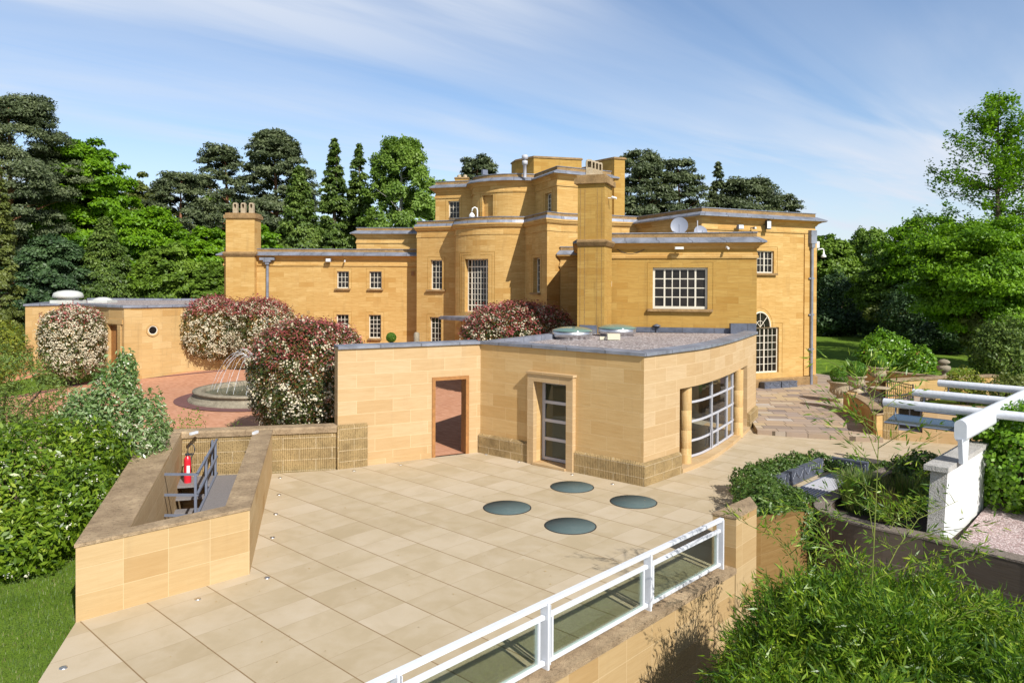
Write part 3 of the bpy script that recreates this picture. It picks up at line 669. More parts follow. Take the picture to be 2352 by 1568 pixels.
# --- left wing
L0 = P(585, 571, ZR); L1 = (-4.9, 43.5); LY = 43.5
LX0 = P(520, 571, ZR).x
Lf = Face([(LX0, LY), (-5.0, LY)])
oW1 = Lf.rect(774, 801.5, 622.8, 662); oW2 = Lf.rect(848.5, 876.5, 623.2, 662.8); oW3 = Lf.rect(773, 801, 722, 775); oW4 = Lf.rect(847.5, 875.5, 722.8, 776.5)
mb = MB(); Lf.wall(mb, 0.2, ZR - .205, [oW1, oW2, oW3, oW4]); Face([(LX0, 52), (LX0, LY)]).wall(mb, .2, ZR - .205); Face([(-5, 52), (LX0, 52)]).wall(mb, .2, ZR - .205)
mb.build('wall', 'house_stone', HS)
for o, r in ((oW1, 3), (oW2, 3), (oW3, 5), (oW4, 5)):
    window(HS, Lf, o, 3, r, fw=.05, bw=.026, sill=True, sillw=.1 if r == 3 else .03); surround(GR, Lf, o, ear=(r == 5))
cornice(HS, [(LX0, 52), (LX0, LY), (-5.0, LY)], ZR); roof(HS, [(LX0 + .2, LY + .2), (-5, LY + .2), (-5, 52), (LX0 + .2, 52)], ZR - .25)
# --- block behind the left wing
q = P(819, 522.5, ZM); Bf = Face([(q.x, 58), (q.x, q.y), (-4.6, q.y - .2)])
mb = MB(); Bf.wall(mb, ZR - .6, ZM - .205); mb.build('wall', 'house_stone', HS); cornice(HS, [(q.x, 58), (q.x, q.y), (-4.6, q.y - .2)], ZM)
roof(HS, [(q.x + .2, q.y + .2), (-4.6, q.y), (-4.6, 58), (q.x + .2, 58)], ZM - .25)
# --- middle block with the bow
m0 = xy(P(957.6, 508, ZM)); m1 = xy(P(1045.5, 505.2, ZM)); m2 = xy(P(1047.0, 501.8, ZM)); m3 = xy(D(1206, 496, 39.25)); m4 = xy(D(1257, 488, 36.35)); m5 = (2.55, 37.2); m6 = xy(P(1426, 495, ZM))
bow = arc(m2, m3, .62, 16)
Mp = [(m0[0] + .2, 50), m0, m1] + bow + [m4, m5, m6, (m6[0] + 1.5, m6[1] + .6)]
Mf = Face(Mp)
oM1 = Mf.rect(988.5, 1015.5, 597, 665); oM2 = Mf.rect(987, 1013.5, 728, 792); oM3 = Mf.rect(1067.5, 1121, 594.8, 716.5); oM4 = Mf.rect(1224.5, 1240, 592, 672)
mb = MB(); Mf.wall(mb, .3, ZM - .205, [oM1, oM2, oM4, (*oM3, .38)], depth=.30)
mb.build('wall', 'house_stone', HS)
window(HS, Mf, oM1, 3, 5, depth=.2, sill=True, sillw=.2); window(HS, Mf, oM2, 3, 5, depth=.2, sill=False); window(HS, Mf, oM4, 3, 5, depth=.26, sill=True)
zb, zt = oM3[2], oM3[3]; hh = zt - zb
rows_ = [zb + hh * .125] + [zb + hh * (.125 + (.855 - .125) * k / 7) for k in range(1, 7)] + [zb + hh * .855]
window(HS, Mf, oM3, 7, 9, depth=.34, fw=.05, bw=.024, sill=False, thick=(1, 6), thickr=(1, 8), vwts=[1.1, 1, 1, 1, 1, 1, 1.2], rowsz=rows_)
for o in (oM1, oM2, oM4): surround(GR, Mf, o, ear=False)
surround(GR, Mf, oM3, .22, ear=True); surround(GR, Mf, oM3, .36, ear=True)
cornice(HS, Mp, ZM, kind='band'); roof(HS, [xy(Vector(p)) for p in offset(Mp, -.25)] + [(9, 52), (-5, 52)], ZM - .22)
# canopy over the front door, and the door lantern
cp = [xy(P(1007.5, 727, 3.3)), (-1.95, 37.0), (.1, 37.6), (.2, 39.3), (-1.5, 40.4)]
mb = MB(); mb.prism(cp, 3.16, 3.30); mb.prism(offset(cp, -.14, True) if False else [(a * .97 + -.03, b * .97 + 1.17) for a, b in cp], 3.30, 3.34); mb.build('door_canopy', 'lead', HS)
q = D(1060, 762, 38.4); mb = MB(); mb.tube([(q.x, q.y, 3.16), (q.x, q.y, q.z + .3)], .012, 5); mb.lathe((q.x, q.y, q.z - .25), [(.04, 0), (.13, .08), (.15, .35), (.08, .48), (.02, .55)], 8, smooth=False); mb.build('lantern', 'oak', HS)
# --- tower
t0 = xy(P(1000.4, 417.5, ZT)); t1 = xy(P(1085, 414, ZT)); t2 = xy(P(1086.5, 407, ZT)); t3 = xy(D(1229, 397.5, 41.0)); t4 = xy(D(1280, 385, 38.15)); t5 = xy(P(1403.8, 393.2, ZT))
tb = arc(t2, t3, .72, 16); Tp = [(t0[0] + .3, 51), t0, t1] + tb + [t4, t5, (t5[0] - 1.5, t5[1] + 4)]
Tf = Face(Tp); oT1 = Tf.rect(1028.5, 1054.5, 462, 502.5); oT2 = Tf.rect(1250.5, 1265.5, 444, 489); oT3 = Tf.rect(1107, 1131.5, 448.5, 497)
mb = MB(); Tf.wall(mb, ZM - .5, ZT - .205, [oT1, oT2, (*oT3, .2)], depth=.25)
t, n = Tf.frame((oT3[0] + oT3[1]) / 2); a, b = Tf.at(oT3[0]) - n * .19, Tf.at(oT3[1]) - n * .19
mb.add([(a.x, a.y, oT3[2]), (b.x, b.y, oT3[2]), (b.x, b.y, oT3[3]), (a.x, a.y, oT3[3])], [(0, 1, 2, 3)], [((0, 0), (.7, 0), (.7, 1.2), (0, 1.2))])
mb.build('wall', 'house_stone', HS); window(HS, Tf, oT1, 3, 3, depth=.2, sill=False); window(HS, Tf, oT2, 3, 4, depth=.22, sill=False)
for o in (oT1, oT2, oT3): surround(GR, Tf, o, .14)
cornice(HS, Tp, ZT); roof(HS, [xy(p) for p in offset(Tp, -.25)], ZT - .2)
# roof blocks and stacks on the tower
def stack(poly, z0, z1, capo=.07, caph=.16, mat='house_stone_weathered', name='chimney', capmat='parapet_stone'):
    mb = MB(); mb.prism(poly, z0, z1); o = mb.build(name, mat, HS); c = MB(); n = len(poly)
    a = sum(poly[i][0] * poly[(i + 1) % n][1] - poly[(i + 1) % n][0] * poly[i][1] for i in range(n))
    out = offset(poly, capo * (1 if a > 0 else -1), True); c.prism(out, z1 - .01, z1 + caph * .6); c.prism(offset(poly, capo * .3 * (1 if a > 0 else -1), True), z1 + caph * .6, z1 + caph)
    c.build('cap', capmat, o); return o
k0 = D(1226, 358, 41.0); zk = k0.z; kd = Vector((math.cos(R(14)), math.sin(R(14)))); kn = Vector((-kd.y, kd.x)); kl = Vector((-.62, .78)).normalized()
kr = D(1335, 362, 42).x; w = (kr - k0.x) / kd.x
stack([xy(k0), xy(Vector(xy(k0)) + kd * w), xy(Vector(xy(k0)) + kd * w + kn * 2), xy(Vector(xy(k0)) + kl * 1.6 + kn * 1.0), xy(Vector(xy(k0)) + kl * 1.6)], ZT - .5, zk - .1, .05, .1, name='roof_block')
k1 = D(1396, 366, 40.2); kz = D(1415, 366, 40).z; d1 = Vector((math.cos(R(20)), math.sin(R(20)))); d2 = Vector((-.6, .8)).normalized(); b0 = Vector(xy(D(1411, 366, 39.7)))
stack([xy(b0), xy(b0 + d1 * .64), xy(b0 + d1 * .64 + d2 * 1.5), xy(b0 + d2 * 1.5)], ZM - .5, kz - .02, .06, .1, name='chimney')
b0 = Vector(xy(D(1396, 373, 41.6))); kz2 = D(1390, 376, 41.6).z
stack([xy(b0), xy(b0 + d1 * .5), xy(b0 + d1 * .5 + d2 * 2.6), xy(b0 + d2 * 2.6)], ZT - .5, kz2 - .02, .05, .08, name='chimney')
q = D(1062, 410, 46.5); q2 = D(1045, 410, 46.5)
o = stack([(q2.x, 46.5), (q2.x + .85, 46.5), (q2.x + .85, 47.2), (q2.x, 47.2)], ZT - .3, q.z, .05, .08)
for dx in (.25, .62): MB().lathe((q2.x + dx, 46.8, q.z + .07), [(.13, 0), (.12, .16), (.07, .2)], 10).build('chimney_pot', 'urn_stone', o)
q = D(1205.5, 396, 40.4); z1 = D(1205.5, 362, 40.4).z
MB().lathe((q.x, q.y, ZT - .3), [(.09, 0), (.09, z1 - ZT - .1), (.15, z1 - ZT - .08), (.15, z1 - ZT + .12), (.05, z1 - ZT + .14), (.05, z1 - ZT + .2), (.17, z1 - ZT + .22), (.17, z1 - ZT + .42), (.06, z1 - ZT + .46)], 12).build('flue', 'alu', HS)
# --- right front wing
r0 = (D(1398, 540, 29.6).x, 29.6); r1 = (D(1739, 532, 28.5).x, 28.5); rl = (2.5, 29.8)
Rp = [(3.45, 37.6), (2.75, 29.75), (3.2, 29.65), r1, (r1[0] + .7, r1[1] + 6.5)]
Rf = Face(Rp); oR = Rf.rect(1499.5, 1625.5, 614.5, 709.5)
mb = MB(); Rf.wall(mb, .1, ZR - .205, [oR], depth=.2); mb.build('wall', 'house_stone_weathered', HS)
window(HS, Rf, oR, 6, 4, depth=.15, fw=.085, bw=.036, thick=(1, 5), vwts=[1.25, 1, 1, 1, 1, 1.25], sillw=.2)
surround(GR, Rf, oR, .2, .014, ear=True)
cornice(HS, Rp, ZR, stringm='house_stone', o=.31); lk = [(2.38, 38.3), (2.42, 36.95), (3.45, 37.0)]; mb = MB(); Face(lk).wall(mb, .1, ZR - .355); mb.build('wall', 'house_stone', HS); cornice(HS, lk, ZR - .15, o=.22); roof(HS, [(3.6, 37.6), (2.95, 29.9), (r1[0] - .2, r1[1] + .2), (r1[0] + .5, 37)], ZR - .25)
# --- far right wing
w0 = xy(P(1612, 475.5, ZW)); w1 = xy(P(1873, 490.5, ZW)); wd = (Vector(w1) - Vector(w0)).normalized(); wn_ = Vector((-wd.y, wd.x))
w3 = xy(Vector(w0) + wn_ * 7.0); w4 = xy(Vector(w1) + wn_ * 9)
Wp = [w3, w0, w1, w4]; Wf = Face(Wp)
oWa = Wf.rect(1713, 1777.5, 576, 627); oWb = Wf.rect(1700, 1790, 752, 857)
mb = MB(); Wf.wall(mb, .05, ZW - .205, [oWa, oWb], depth=.2)
mb.build('wall', 'house_stone', HS)
f = window(HS, Wf, oWa, 7, 3, depth=.14, fw=.05, bw=.022, thick=(1, 3, 5), sillw=.12); window(HS, Wf, oWb, 9, 6, depth=.14, fw=.06, bw=.024, thick=(3, 6), sill=False, name='french_window')
surround(GR, Wf, oWa, .2, .014); surround(GR, Wf, oWb, .2, .014)
# pilaster strip at the corner, plinth, fanlight
sP = Wf.su(1845.5); eP = Wf.L[2]; pa = Wf.at(sP); t, n = Wf.frame(sP)
mb = MB(); sweep(mb, [xy(pa + t * .02), w1, xy(Vector(w1) + wn_ * 1.0)], [(0, .6), (.055, .6), (.055, ZW - 1.05), (0, ZW - 1.05)]); mb.build('pilaster', 'house_stone', HS)
s0p = Wf.su(1792); mb = MB(); sweep(mb, [xy(Vector(w0) + wd * .6), w1, xy(Vector(w1) + wn_ * 3)], [(0, -.05), (.11, -.05), (.11, .52), (.07, .56), (0, .56)]); mb.build('plinth', 'parapet_stone', HS)
cu = Wf.su(1745); c0 = Wf.at(cu); zc = Wf.zv(cu, 752); rf = .62; zc += .02
fan = MB(); pn = MB(); NN = 16; cc = c0 + n * .03
vs = [(cc.x, cc.y, zc)] + [(cc.x + t.x * rf * math.cos(math.pi * k / NN), cc.y + t.y * rf * math.cos(math.pi * k / NN), zc + rf * 1.15 * math.sin(math.pi * k / NN)) for k in range(NN + 1)]
pn.add(vs, [(0, k + 1, k + 2) for k in range(NN)])
for k in range(NN):
    fan.tube([Vector(vs[k + 1]) + Vector((n.x, n.y, 0)) * .02, Vector(vs[k + 2]) + Vector((n.x, n.y, 0)) * .02], .04, 6)
for k in (4, 8, 12): fan.tube([Vector(vs[0]) + Vector((n.x, n.y, 0)) * .02, Vector(vs[k + 1]) + Vector((n.x, n.y, 0)) * .02], .018, 5)
for k in range(NN): fan.tube([(Vector(vs[k + 1]) * .42 + Vector(vs[0]) * .58) + Vector((n.x, n.y, 0)) * .02, (Vector(vs[k + 2]) * .42 + Vector(vs[0]) * .58) + Vector((n.x, n.y, 0)) * .02], .015, 4)
fo = fan.build('fanlight', 'window_paint', HS); pn.build('pane', 'window_glass', fo)
for k in range(NN):
    for rr in (1.32, 1.36):
        pass
ar = MB(); rr = rf * 1.34
for k in range(NN):
    a, b = [Vector((c0.x + n.x * .004 + t.x * rr * math.cos(math.pi * q / NN), c0.y + n.y * .004 + t.y * rr * math.cos(math.pi * q / NN), zc + rr * 1.1 * math.sin(math.pi * q / NN))) for q in (k, k + 1)]
    GR.tube([a, b], .011, 4)
cornice(HS, Wp, ZW, o=.40); roof(HS, [xy(p) for p in offset(Wp, -.25)], ZW - .25)
GR.build('arch_line', 'house_stone_weathered', HS)
# --- chimneys at the two ends
def pots(o, pts, z, s=1.0):
    for (x, y) in pts:
        mb = MB(); w = .13 * s
        mb.box((x, y, z + .16 * s), (w * 1.9, w * 1.9, .32 * s)); mb.box((x, y, z + .02), (w * 2.15, w * 2.15, .05))
        for sg in (-1, 1): mb.box((x + sg * w * .74, y, z + .43 * s), (w * .40, w * 1.8, .24 * s))
        mb.box((x, y + w * .7, z + .43 * s), (w * 1.2, w * .3, .24 * s)); mb.box((x, y, z + .575 * s), (w * 1.75, w * 1.75, .05 * s)); mb.box((x, y, z + .61 * s), (w * 1.35, w * 1.4, .035 * s))
        mb.build('chimney_pot', 'urn_stone', o)
cy = 43.1; ca, cb = D(518.5, 600, cy).x, D(584.5, 600, cy).x; zc1 = D(550, 500, cy).z
o = stack([(ca, cy), (cb, cy), (cb, cy + 1.1), (ca, cy + 1.1)], .2, zc1 - .02, .1, .3, mat='house_stone')
mb = MB(); sweep(mb, [(ca, cy + 1.1), (ca, cy), (cb, cy), (cb, cy + 1.1)], [(0, ZR - .5), (.05, ZR - .48), (.14, ZR - .34), (.14, ZR - .25), (0, ZR - .2)]); mb.build('string_course', 'parapet_stone', o)
pots(o, [(D(u, 480, cy).x, cy + .5) for u in (534, 552.5, 571.5)], zc1 + .26, 1.05)
K = Vector((3.5, 28.0)); dl = Vector((-.943, .333)); dr = Vector((.333, .943)); zK = D(1388, 420, 28.0).z
pl = [xy(K), xy(K + dr * 1.35), xy(K + dr * 1.35 + dl * 1.05), xy(K + dl * 1.05)]
o = stack(pl, 3.15, zK, .12, .33, mat='house_stone_weathered')
mb = MB(); zs_ = D(1388, 557, 28).z; sweep(mb, [pl[3], pl[0], pl[1]], [(0, zs_ - .14), (.05, zs_ - .12), (.14, zs_ + .02), (.14, zs_ + .08), (0, zs_ + .13)]); mb.build('string_course', 'parapet_stone', o)
for fr in (.10, .27): mb = MB(); a = K + dl * 1.05 * (1 - fr); mb.box((a.x, a.y, (3.2 + zK) / 2), (.016, .012, zK - 3.6), dl); mb.build('incised_line', 'parapet_stone', o); mb = MB(); a = K + dl * 1.05 * fr; mb.box((a.x, a.y, (3.2 + zK) / 2), (.012, .012, zK - 3.6), dl); mb.build('incised_line', 'parapet_stone', o)
pots(o, [xy(K + dl * (.66 - .07 * k) + dr * (.2 + .27 * k)) for k in range(4)], zK + .31, 1.0)
# --- fixtures
def hopper(p, n, w=.5, h=.42):
    mb = MB(); t = Vector((-n.y, n.x)); mb.box((p.x + n.x * .16, p.y + n.y * .16, p.z + h * .32), (w * 1.75, .2, h * .36), t); mb.box((p.x + n.x * .16, p.y + n.y * .16, p.z + h * .05), (w * .85, .24, h * .35), t); mb.box((p.x + n.x * .14, p.y + n.y * .14, p.z - h * .25), (w * .45, .18, h * .4), t); return mb
q = D(616, 600, LY); n0 = Vector((0, -1)); mb = hopper(q, n0); mb.box((q.x, LY - .1, (q.z + .2) / 2), (.12, .1, q.z - .5), (1, 0)); mb.box((q.x, LY - .1, 3.5), (.24, .12, .09), (1, 0)); mb.build('downpipe', 'lead', HS)
sD = Wf.su(1860.5); pD = Wf.at(sD); zD = zat(pD.x, pD.y, 545); mb = MB(); t, n = Wf.frame(sD)
q = Vector((pD.x + n.x * .12, pD.y + n.y * .12)); mb.box((q.x, q.y, zD), (.36, .26, .65), t); mb.box((q.x, q.y, zD - .42), (.22, .2, .25), t)
mb.tube([(q.x, q.y, zD - .5), (q.x, q.y, .16)], .075, 10)
for z in (1.9, 3.6, 5.4): mb.box((q.x - n.x * .04, q.y - n.y * .04, z), (.34, .1, .07), t)
mb.build('downpipe', 'lead', HS)
def flood(u, v, fc, w=.26, h=.2, up=0.0, mat='steel_grey', stand=.22):
    s = fc.su(u); p = fc.at(s); z = zat(p.x, p.y, v); t, n = fc.frame(s); mb = MB(); mb.tube([(p.x, p.y, z + .03), (p.x + n.x * stand, p.y + n.y * stand, z)], .022, 6)
    mb.box((p.x + n.x * (stand + .06), p.y + n.y * (stand + .06), z), (w, .14, h), t); mb.box((p.x + n.x * (stand + .135), p.y + n.y * (stand + .135), z), (w * .86, .012, h * .8), t, mi=1); return mb.build('floodlight', [mat, 'white_plastic'], HS)
flood(757, 598, Lf, .3, .2); flood(1690, 522.5, Wf, .3, .2); flood(1753.5, 518, Wf, .26, .42, mat='black_metal'); flood(1559, 571, Rf, .34, .1, mat='cream_box'); flood(1722.5, 525, Wf, .1, .1)
q = D(1113, 396, 42.0); mb = MB(); mb.tube([(q.x + .15, q.y + .3, ZT - .05), (q.x, q.y, q.z)], .02, 6); mb.box((q.x, q.y - .03, q.z), (.34, .16, .28), (.8, .6)); mb.build('floodlight', 'steel_grey', HS)
def cam_small(p, n):
    mb = MB(); mb.tube([p, p + Vector((n.x * .2, n.y * .2, -.02))], .02, 6); mb.tube([p + Vector((n.x * .15, n.y * .15, .03)), p + Vector((n.x * .34, n.y * .34, -.03))], .045, 8); return mb.build('security_camera', 'white_plastic', HS)
s = Lf.su(792); cam_small(Vector((*Lf.at(s), Lf.zv(s, 600))), Vector((.2, -1))); s = Rf.su(1665); cam_small(Vector((*Rf.at(s), Rf.zv(s, 570))), Vector((.1, -1)))
pc = K + dr * .6; cam_small(Vector((pc.x, pc.y, D(1398, 453, 28.3).z)), Vector((.9, -.4)))
g0 = D(1096.5, 497, 40.0); mb = MB(); z0 = ZM - .02; hh = D(1096, 476, 40.0).z
mb.tube([(g0.x, g0.y, z0 - .2), (g0.x, g0.y, hh - .18), (g0.x - .03, g0.y, hh - .06), (g0.x - .14, g0.y, hh), (g0.x - .26, g0.y, hh - .07), (g0.x - .3, g0.y, hh - .2), (g0.x - .3, g0.y, hh - .32)], .035, 8)
mb.lathe((g0.x - .3, g0.y, hh - .62), [(.02, 0), (.12, .05), (.16, .14), (.15, .2), (.06, .32)], 14); mb.build('security_camera', 'white_plastic', HS)
g1 = D(1878, 560, 36.6); mb = MB(); bx0 = D(1873.5, 562, 36.9)
mb.box((bx0.x + .06, bx0.y, bx0.z), (.16, .2, .32), (1, .2)); mb.tube([(bx0.x + .1, bx0.y, bx0.z - .25), (bx0.x + .33, bx0.y, bx0.z - .2), (bx0.x + .4, bx0.y, bx0.z - .24), (bx0.x + .4, bx0.y, bx0.z - .34)], .028, 6)
mb.lathe((bx0.x + .4, bx0.y, bx0.z - .62), [(.06, -.02), (.13, 0), (.12, .06), (.05, .16), (.04, .3)], 14); mb.build('security_camera', 'white_plastic', HS)
def dish(u, v, r, Y, nv):
    c = D(u, v, Y); n = Vector(nv).normalized(); a = n.cross(Vector((0, 0, 1))).normalized(); b = n.cross(a); vs = []; fs = []; NR = 5; NA = 28
    for i in range(NR + 1):
        q = i / NR
        for k in range(NA): th = 2 * math.pi * k / NA; vs.append(c + (a * math.cos(th) + b * math.sin(th)) * r * q + n * (.18 * r * q * q))
    for i in range(NR):
        for k in range(NA): fs.append((i * NA + k, i * NA + (k + 1) % NA, (i + 1) * NA + (k + 1) % NA, (i + 1) * NA + k))
    mb = MB(); mb.add(vs, fs, smooth=True); mb.tube([c - n * .05, c - n * .1 + Vector((0, 0, -r * .6)), Vector((c.x, c.y + .1, ZR - .3))], .03, 6)
    mb.tube([vs[-1] for _ in (0,)] + [c + n * r * 1.0], .012, 5) if False else mb.tube([c + b * r * .95 + n * .15 * r, c + n * r * .9], .012, 5)
    return mb.build('satellite_dish', 'dish_grey', HS)
dish(1560.5, 519, .37, 32.0, (-.25, -.9, .15)); dish(1608.5, 534, .30, 32.2, (.1, -.9, .25))
q = D(1610, 520, 31.5); MB().tube([(q.x - .15, q.y, ZR - .3), (q.x - .15, q.y, q.z + .25)], .022, 6).build('aerial_pole', 'alu', HS)
q = D(948, 628, LY); MB().box((q.x, LY - .06, q.z), (.16, .12, .28)).build('alarm_box', 'oak', HS)
s = Rf.su(1401.5); q = Rf.at(s); MB().box((q.x, q.y - .05, Rf.zv(s, 652)), (.1, .08, .22)).build('alarm_box', 'white_plastic', HS)
s0, s1 = Rf.su(1405), Rf.su(1480); pts = []
for k in range(9):
    s = s0 + (s1 - s0) * k / 8; q = Rf.at(s); sag = math.sin(math.pi * k / 8) * 14; pts.append((q.x, q.y - .03, Rf.zv(s, 565 + sag + 8 * k / 8)))
MB().tube(pts, .012, 5).build('cable', 'black_metal', HS)
# pierced vent blocks
for (u, v, fc) in ((788, 606, Lf), (863.5, 606.5, Lf), (709, 716, Lf)):
    s = fc.su(u); p = fc.at(s); z = fc.zv(s, v); t, n = fc.frame(s); mb = MB(); mb.box((p.x + n.x * .004, p.y + n.y * .004, z), (.22, .02, .18), t)
    for (a, b) in ((-.07, -.05), (.07, -.05), (-.07, .05), (.07, .05), (0, 0), (0, .06), (0, -.06), (.06, 0), (-.06, 0)): mb.box((p.x + t.x * a + n.x * .006, p.y + t.y * a + n.y * .006, z + b), (.028, .022, .028), t, mi=1)
    mb.build('vent', ['house_stone', 'rubber_and_dark_gap'], HS)
# ------------------------------------------------------------------ outbuilding left
OB = thing('outbuilding', 'low curved sandstone outbuilding with wooden door, porthole window and dome vent on its roof', 'outbuilding', (-20, 38, .5))
ZO = 3.95
o0 = xy(D(58, 711, 37.2)); o1 = xy(D(170, 704.6, 38.6)); o2 = xy(P(285, 702, ZO)); o3 = xy(P(450, 699.6, ZO))
Op = [(o0[0] - 2.0, o0[1] + 5)] + smooth([o0, o1, o2, o3], 4) + [(o3[0] + 2.2, o3[1] + .6)]
Of = Face(Op); gz = .5
oD = Of.rect(250, 271, 748, 829); oD = (oD[0], oD[1], rise(*Of.at(oD[0])) - .02, oD[3])
mb = MB(); Of.wall(mb, -.1, ZO - .05, [oD], depth=.25); mb.build('wall', 'outbuilding_stone', OB)
mb = MB(); c0 = Of.at((oD[0] + oD[1]) / 2); t, n = Of.frame((oD[0] + oD[1]) / 2); w = oD[1] - oD[0]; c1 = c0 - n * .16
mb.box((c1.x, c1.y, (oD[2] + oD[3]) / 2), (w, .08, oD[3] - oD[2]), t)
for k in range(1, 5): c2 = c1 - t * (w / 2 - w * k / 5) + n * .045; mb.box((c2.x, c2.y, (oD[2] + oD[3]) / 2), (.012, .012, oD[3] - oD[2] - .1), t)
d_ = mb.build('door', 'oak', OB); c2 = c1 + t * w * .35 + n * .08; MB().box((c2.x, c2.y, oD[2] + 1.0), (.04, .08, .2), t).build('handle', 'black_metal', d_)
mb = MB(); c2 = c0 + n * .02; mb.box((c2.x, c2.y, oD[3] + .2), (w + .8, .1, .22), t)
for sg in (-1, 1): c3 = c2 + t * sg * (w / 2 + .14); mb.box((c3.x, c3.y, (oD[2] + oD[3]) / 2 + .04), (.26, .07, oD[3] - oD[2] + .1), t)
mb.build('door_surround', 'outbuilding_stone', OB)
sp_ = Of.su(350.5); pp = Of.at(sp_); zp = Of.zv(sp_, 758); t, n = Of.frame(sp_)
def ring(c, n, r0, r1, th, N=24):
    a = Vector((-n.y, n.x, 0)); b = Vector((0, 0, 1)); nn = Vector((n.x, n.y, 0)); vs = []; fs = []
    for (r, o) in ((r0, 0), (r0, th), (r1, th), (r1, 0)):
        for k in range(N): q = 2 * math.pi * k / N; vs.append(c + (a * math.cos(q) + b * math.sin(q)) * r + nn * o)
    for j in range(3):
        for k in range(N): fs.append((j * N + k, j * N + (k + 1) % N, (j + 1) * N + (k + 1) % N, (j + 1) * N + k))
    return vs, fs
mb = MB(); c = Vector((pp.x, pp.y, zp)); vs, fs = ring(c, n, .30, .22, .05); mb.add(vs, fs); vs, fs = ring(c, n, .22, .18, .03); mb.add(vs, fs, mi=1); po = mb.build('porthole_window', ['outbuilding_stone', 'window_paint'], OB)
mb = MB(); a = Vector((-n.y, n.x, 0)); mb.add([c + Vector((n.x, n.y, 0)) * .012 + (a * math.cos(2 * math.pi * k / 20) + Vector((0, 0, 1)) * math.sin(2 * math.pi * k / 20)) * .19 for k in range(20)], [tuple(range(20))]); mb.build('pane', 'window_glass', po)
mb = MB(); sweep(mb, Op, [(0, ZO - .1), (.07, ZO - .1), (.07, ZO), (-.5, ZO + .01), (-.5, ZO - .1)]); mb.build('lead_flashing', 'lead', OB)
mb = MB(); mb.prism([xy(p) for p in offset(Op, -.35)] + [(-17, 50), (-28, 49)], ZO - .3, ZO - .05); mb.build('roof', 'roof_gravel', OB)
mb = MB(); mb.prism([(-28, 49), (-28, 48.6), (-16, 48.6), (-16, 49)], ZO - .1, ZO + .08); mb.build('parapet', 'lead', OB)
q = D(156.5, 702, 39.0); mb = MB(); mb.box((q.x, q.y, ZO + .07), (1.2, 1.2, .2)); mb.lathe((q.x, q.y, ZO + .17), [(.5, 0), (.5, .1), (.72, .12), (.72, .24), (.66, .38), (.46, .47), (.2, .51), (0, .52)], 30); mb.build('roof_vent', 'dome_plastic', OB)
q = D(236, 699, 42.5); mb = MB(); mb.box((q.x, q.y, ZO + .02), (1.1, 1.1, .14)); mb.lathe((q.x, q.y, ZO + .09), [(.52, 0), (.42, .11), (.2, .17), (0, .18)], 20); mb.build('roof_light', 'dome_plastic', OB)
GW = MB(); gl = [(-27, 32.5), (-23.6, 33.6), (o0[0] + .3, o0[1] - .2)]; GW.prism(gl + [(p[0], p[1] + .35) for p in gl[::-1]], 0, 1.9); tag(GW.build('garden_wall', 'outbuilding_stone'), 'rough grey stone wall running left from the corner of the curved outbuilding', 'wall')
# ------------------------------------------------------------------ pavilion on the terrace
PV = thing('garden_pavilion', 'single-storey pale sandstone pavilion with curved glazed front and gravel roof', 'pavilion', (3, 22, 0))
ZP = 3.27; TH = .32
GWp = [A_, B_]; Gf = Face(GWp)
DWp = [B_, C_] + curve[1:]; Df = Face(DWp)
# curved front opening
sc = len(curve); s_o0 = Df.su(1563); s_o1 = Df.su(1718)
oG = (s_o0, s_o1, .10, Df.zv(s_o0, 893)); 
oP = Df.rect(1233.5, 1308.5, 878, 1066); oP = (oP[0], oP[1], .06, oP[3])
mb = MB(); Df.wall(mb, -.05, ZP, [(*oP, .38)]); mb2 = MB()
def curved_opening(fc, o, depth):
    """split wall faces along the curve so the opening follows it"""
    ss = [o[0]] + [x for x in fc.L if o[0] < x < o[1]] + [o[1]]; return ss
mb = MB(); fcd = Face([B_, C_]); fcd.wall(mb, -.05, ZP, [(*oP, .38)]); mb.build('wall', 'pavilion_stone_warm', PV)
fcc = Face(curve); off = fcd.L[-1]; a0, a1 = oG[0] - off, oG[1] - off
mb = MB()
cuts = sorted(set([x for x in fcc.L] + [a0, a1]))
for s, e in zip(cuts, cuts[1:]):
    if e - s < 1e-4: continue
    pa, pb = fcc.at(s), fcc.at(e); m = (s + e) / 2; lo = oG[3] if a0 < m < a1 else -.05
    mb.add([(pa.x, pa.y, lo), (pb.x, pb.y, lo), (pb.x, pb.y, ZP), (pa.x, pa.y, ZP)], [(0, 1, 2, 3)], [((s, lo), (e, lo), (e, ZP), (s, ZP))])
    if a0 < m < a1:
        n_ = Vector((pb.y - pa.y, pa.x - pb.x)).normalized(); ia, ib = pa - n_ * 1.3, pb - n_ * 1.3
        mb.add([(pa.x, pa.y, lo), (ia.x, ia.y, lo), (ib.x, ib.y, lo), (pb.x, pb.y, lo)], [(0, 1, 2, 3)])
for (s, fl_) in ((a0, 1), (a1, -1)):
    p = fcc.at(s); t, n = fcc.frame(s); q = p - n * .75
    f4 = [(p.x, p.y, -.05), (q.x, q.y, -.05), (q.x, q.y, oG[3]), (p.x, p.y, oG[3])]; mb.add(f4, [(0, 1, 2, 3) if fl_ > 0 else (3, 2, 1, 0)])
mb.build('wall', 'pavilion_stone', PV)
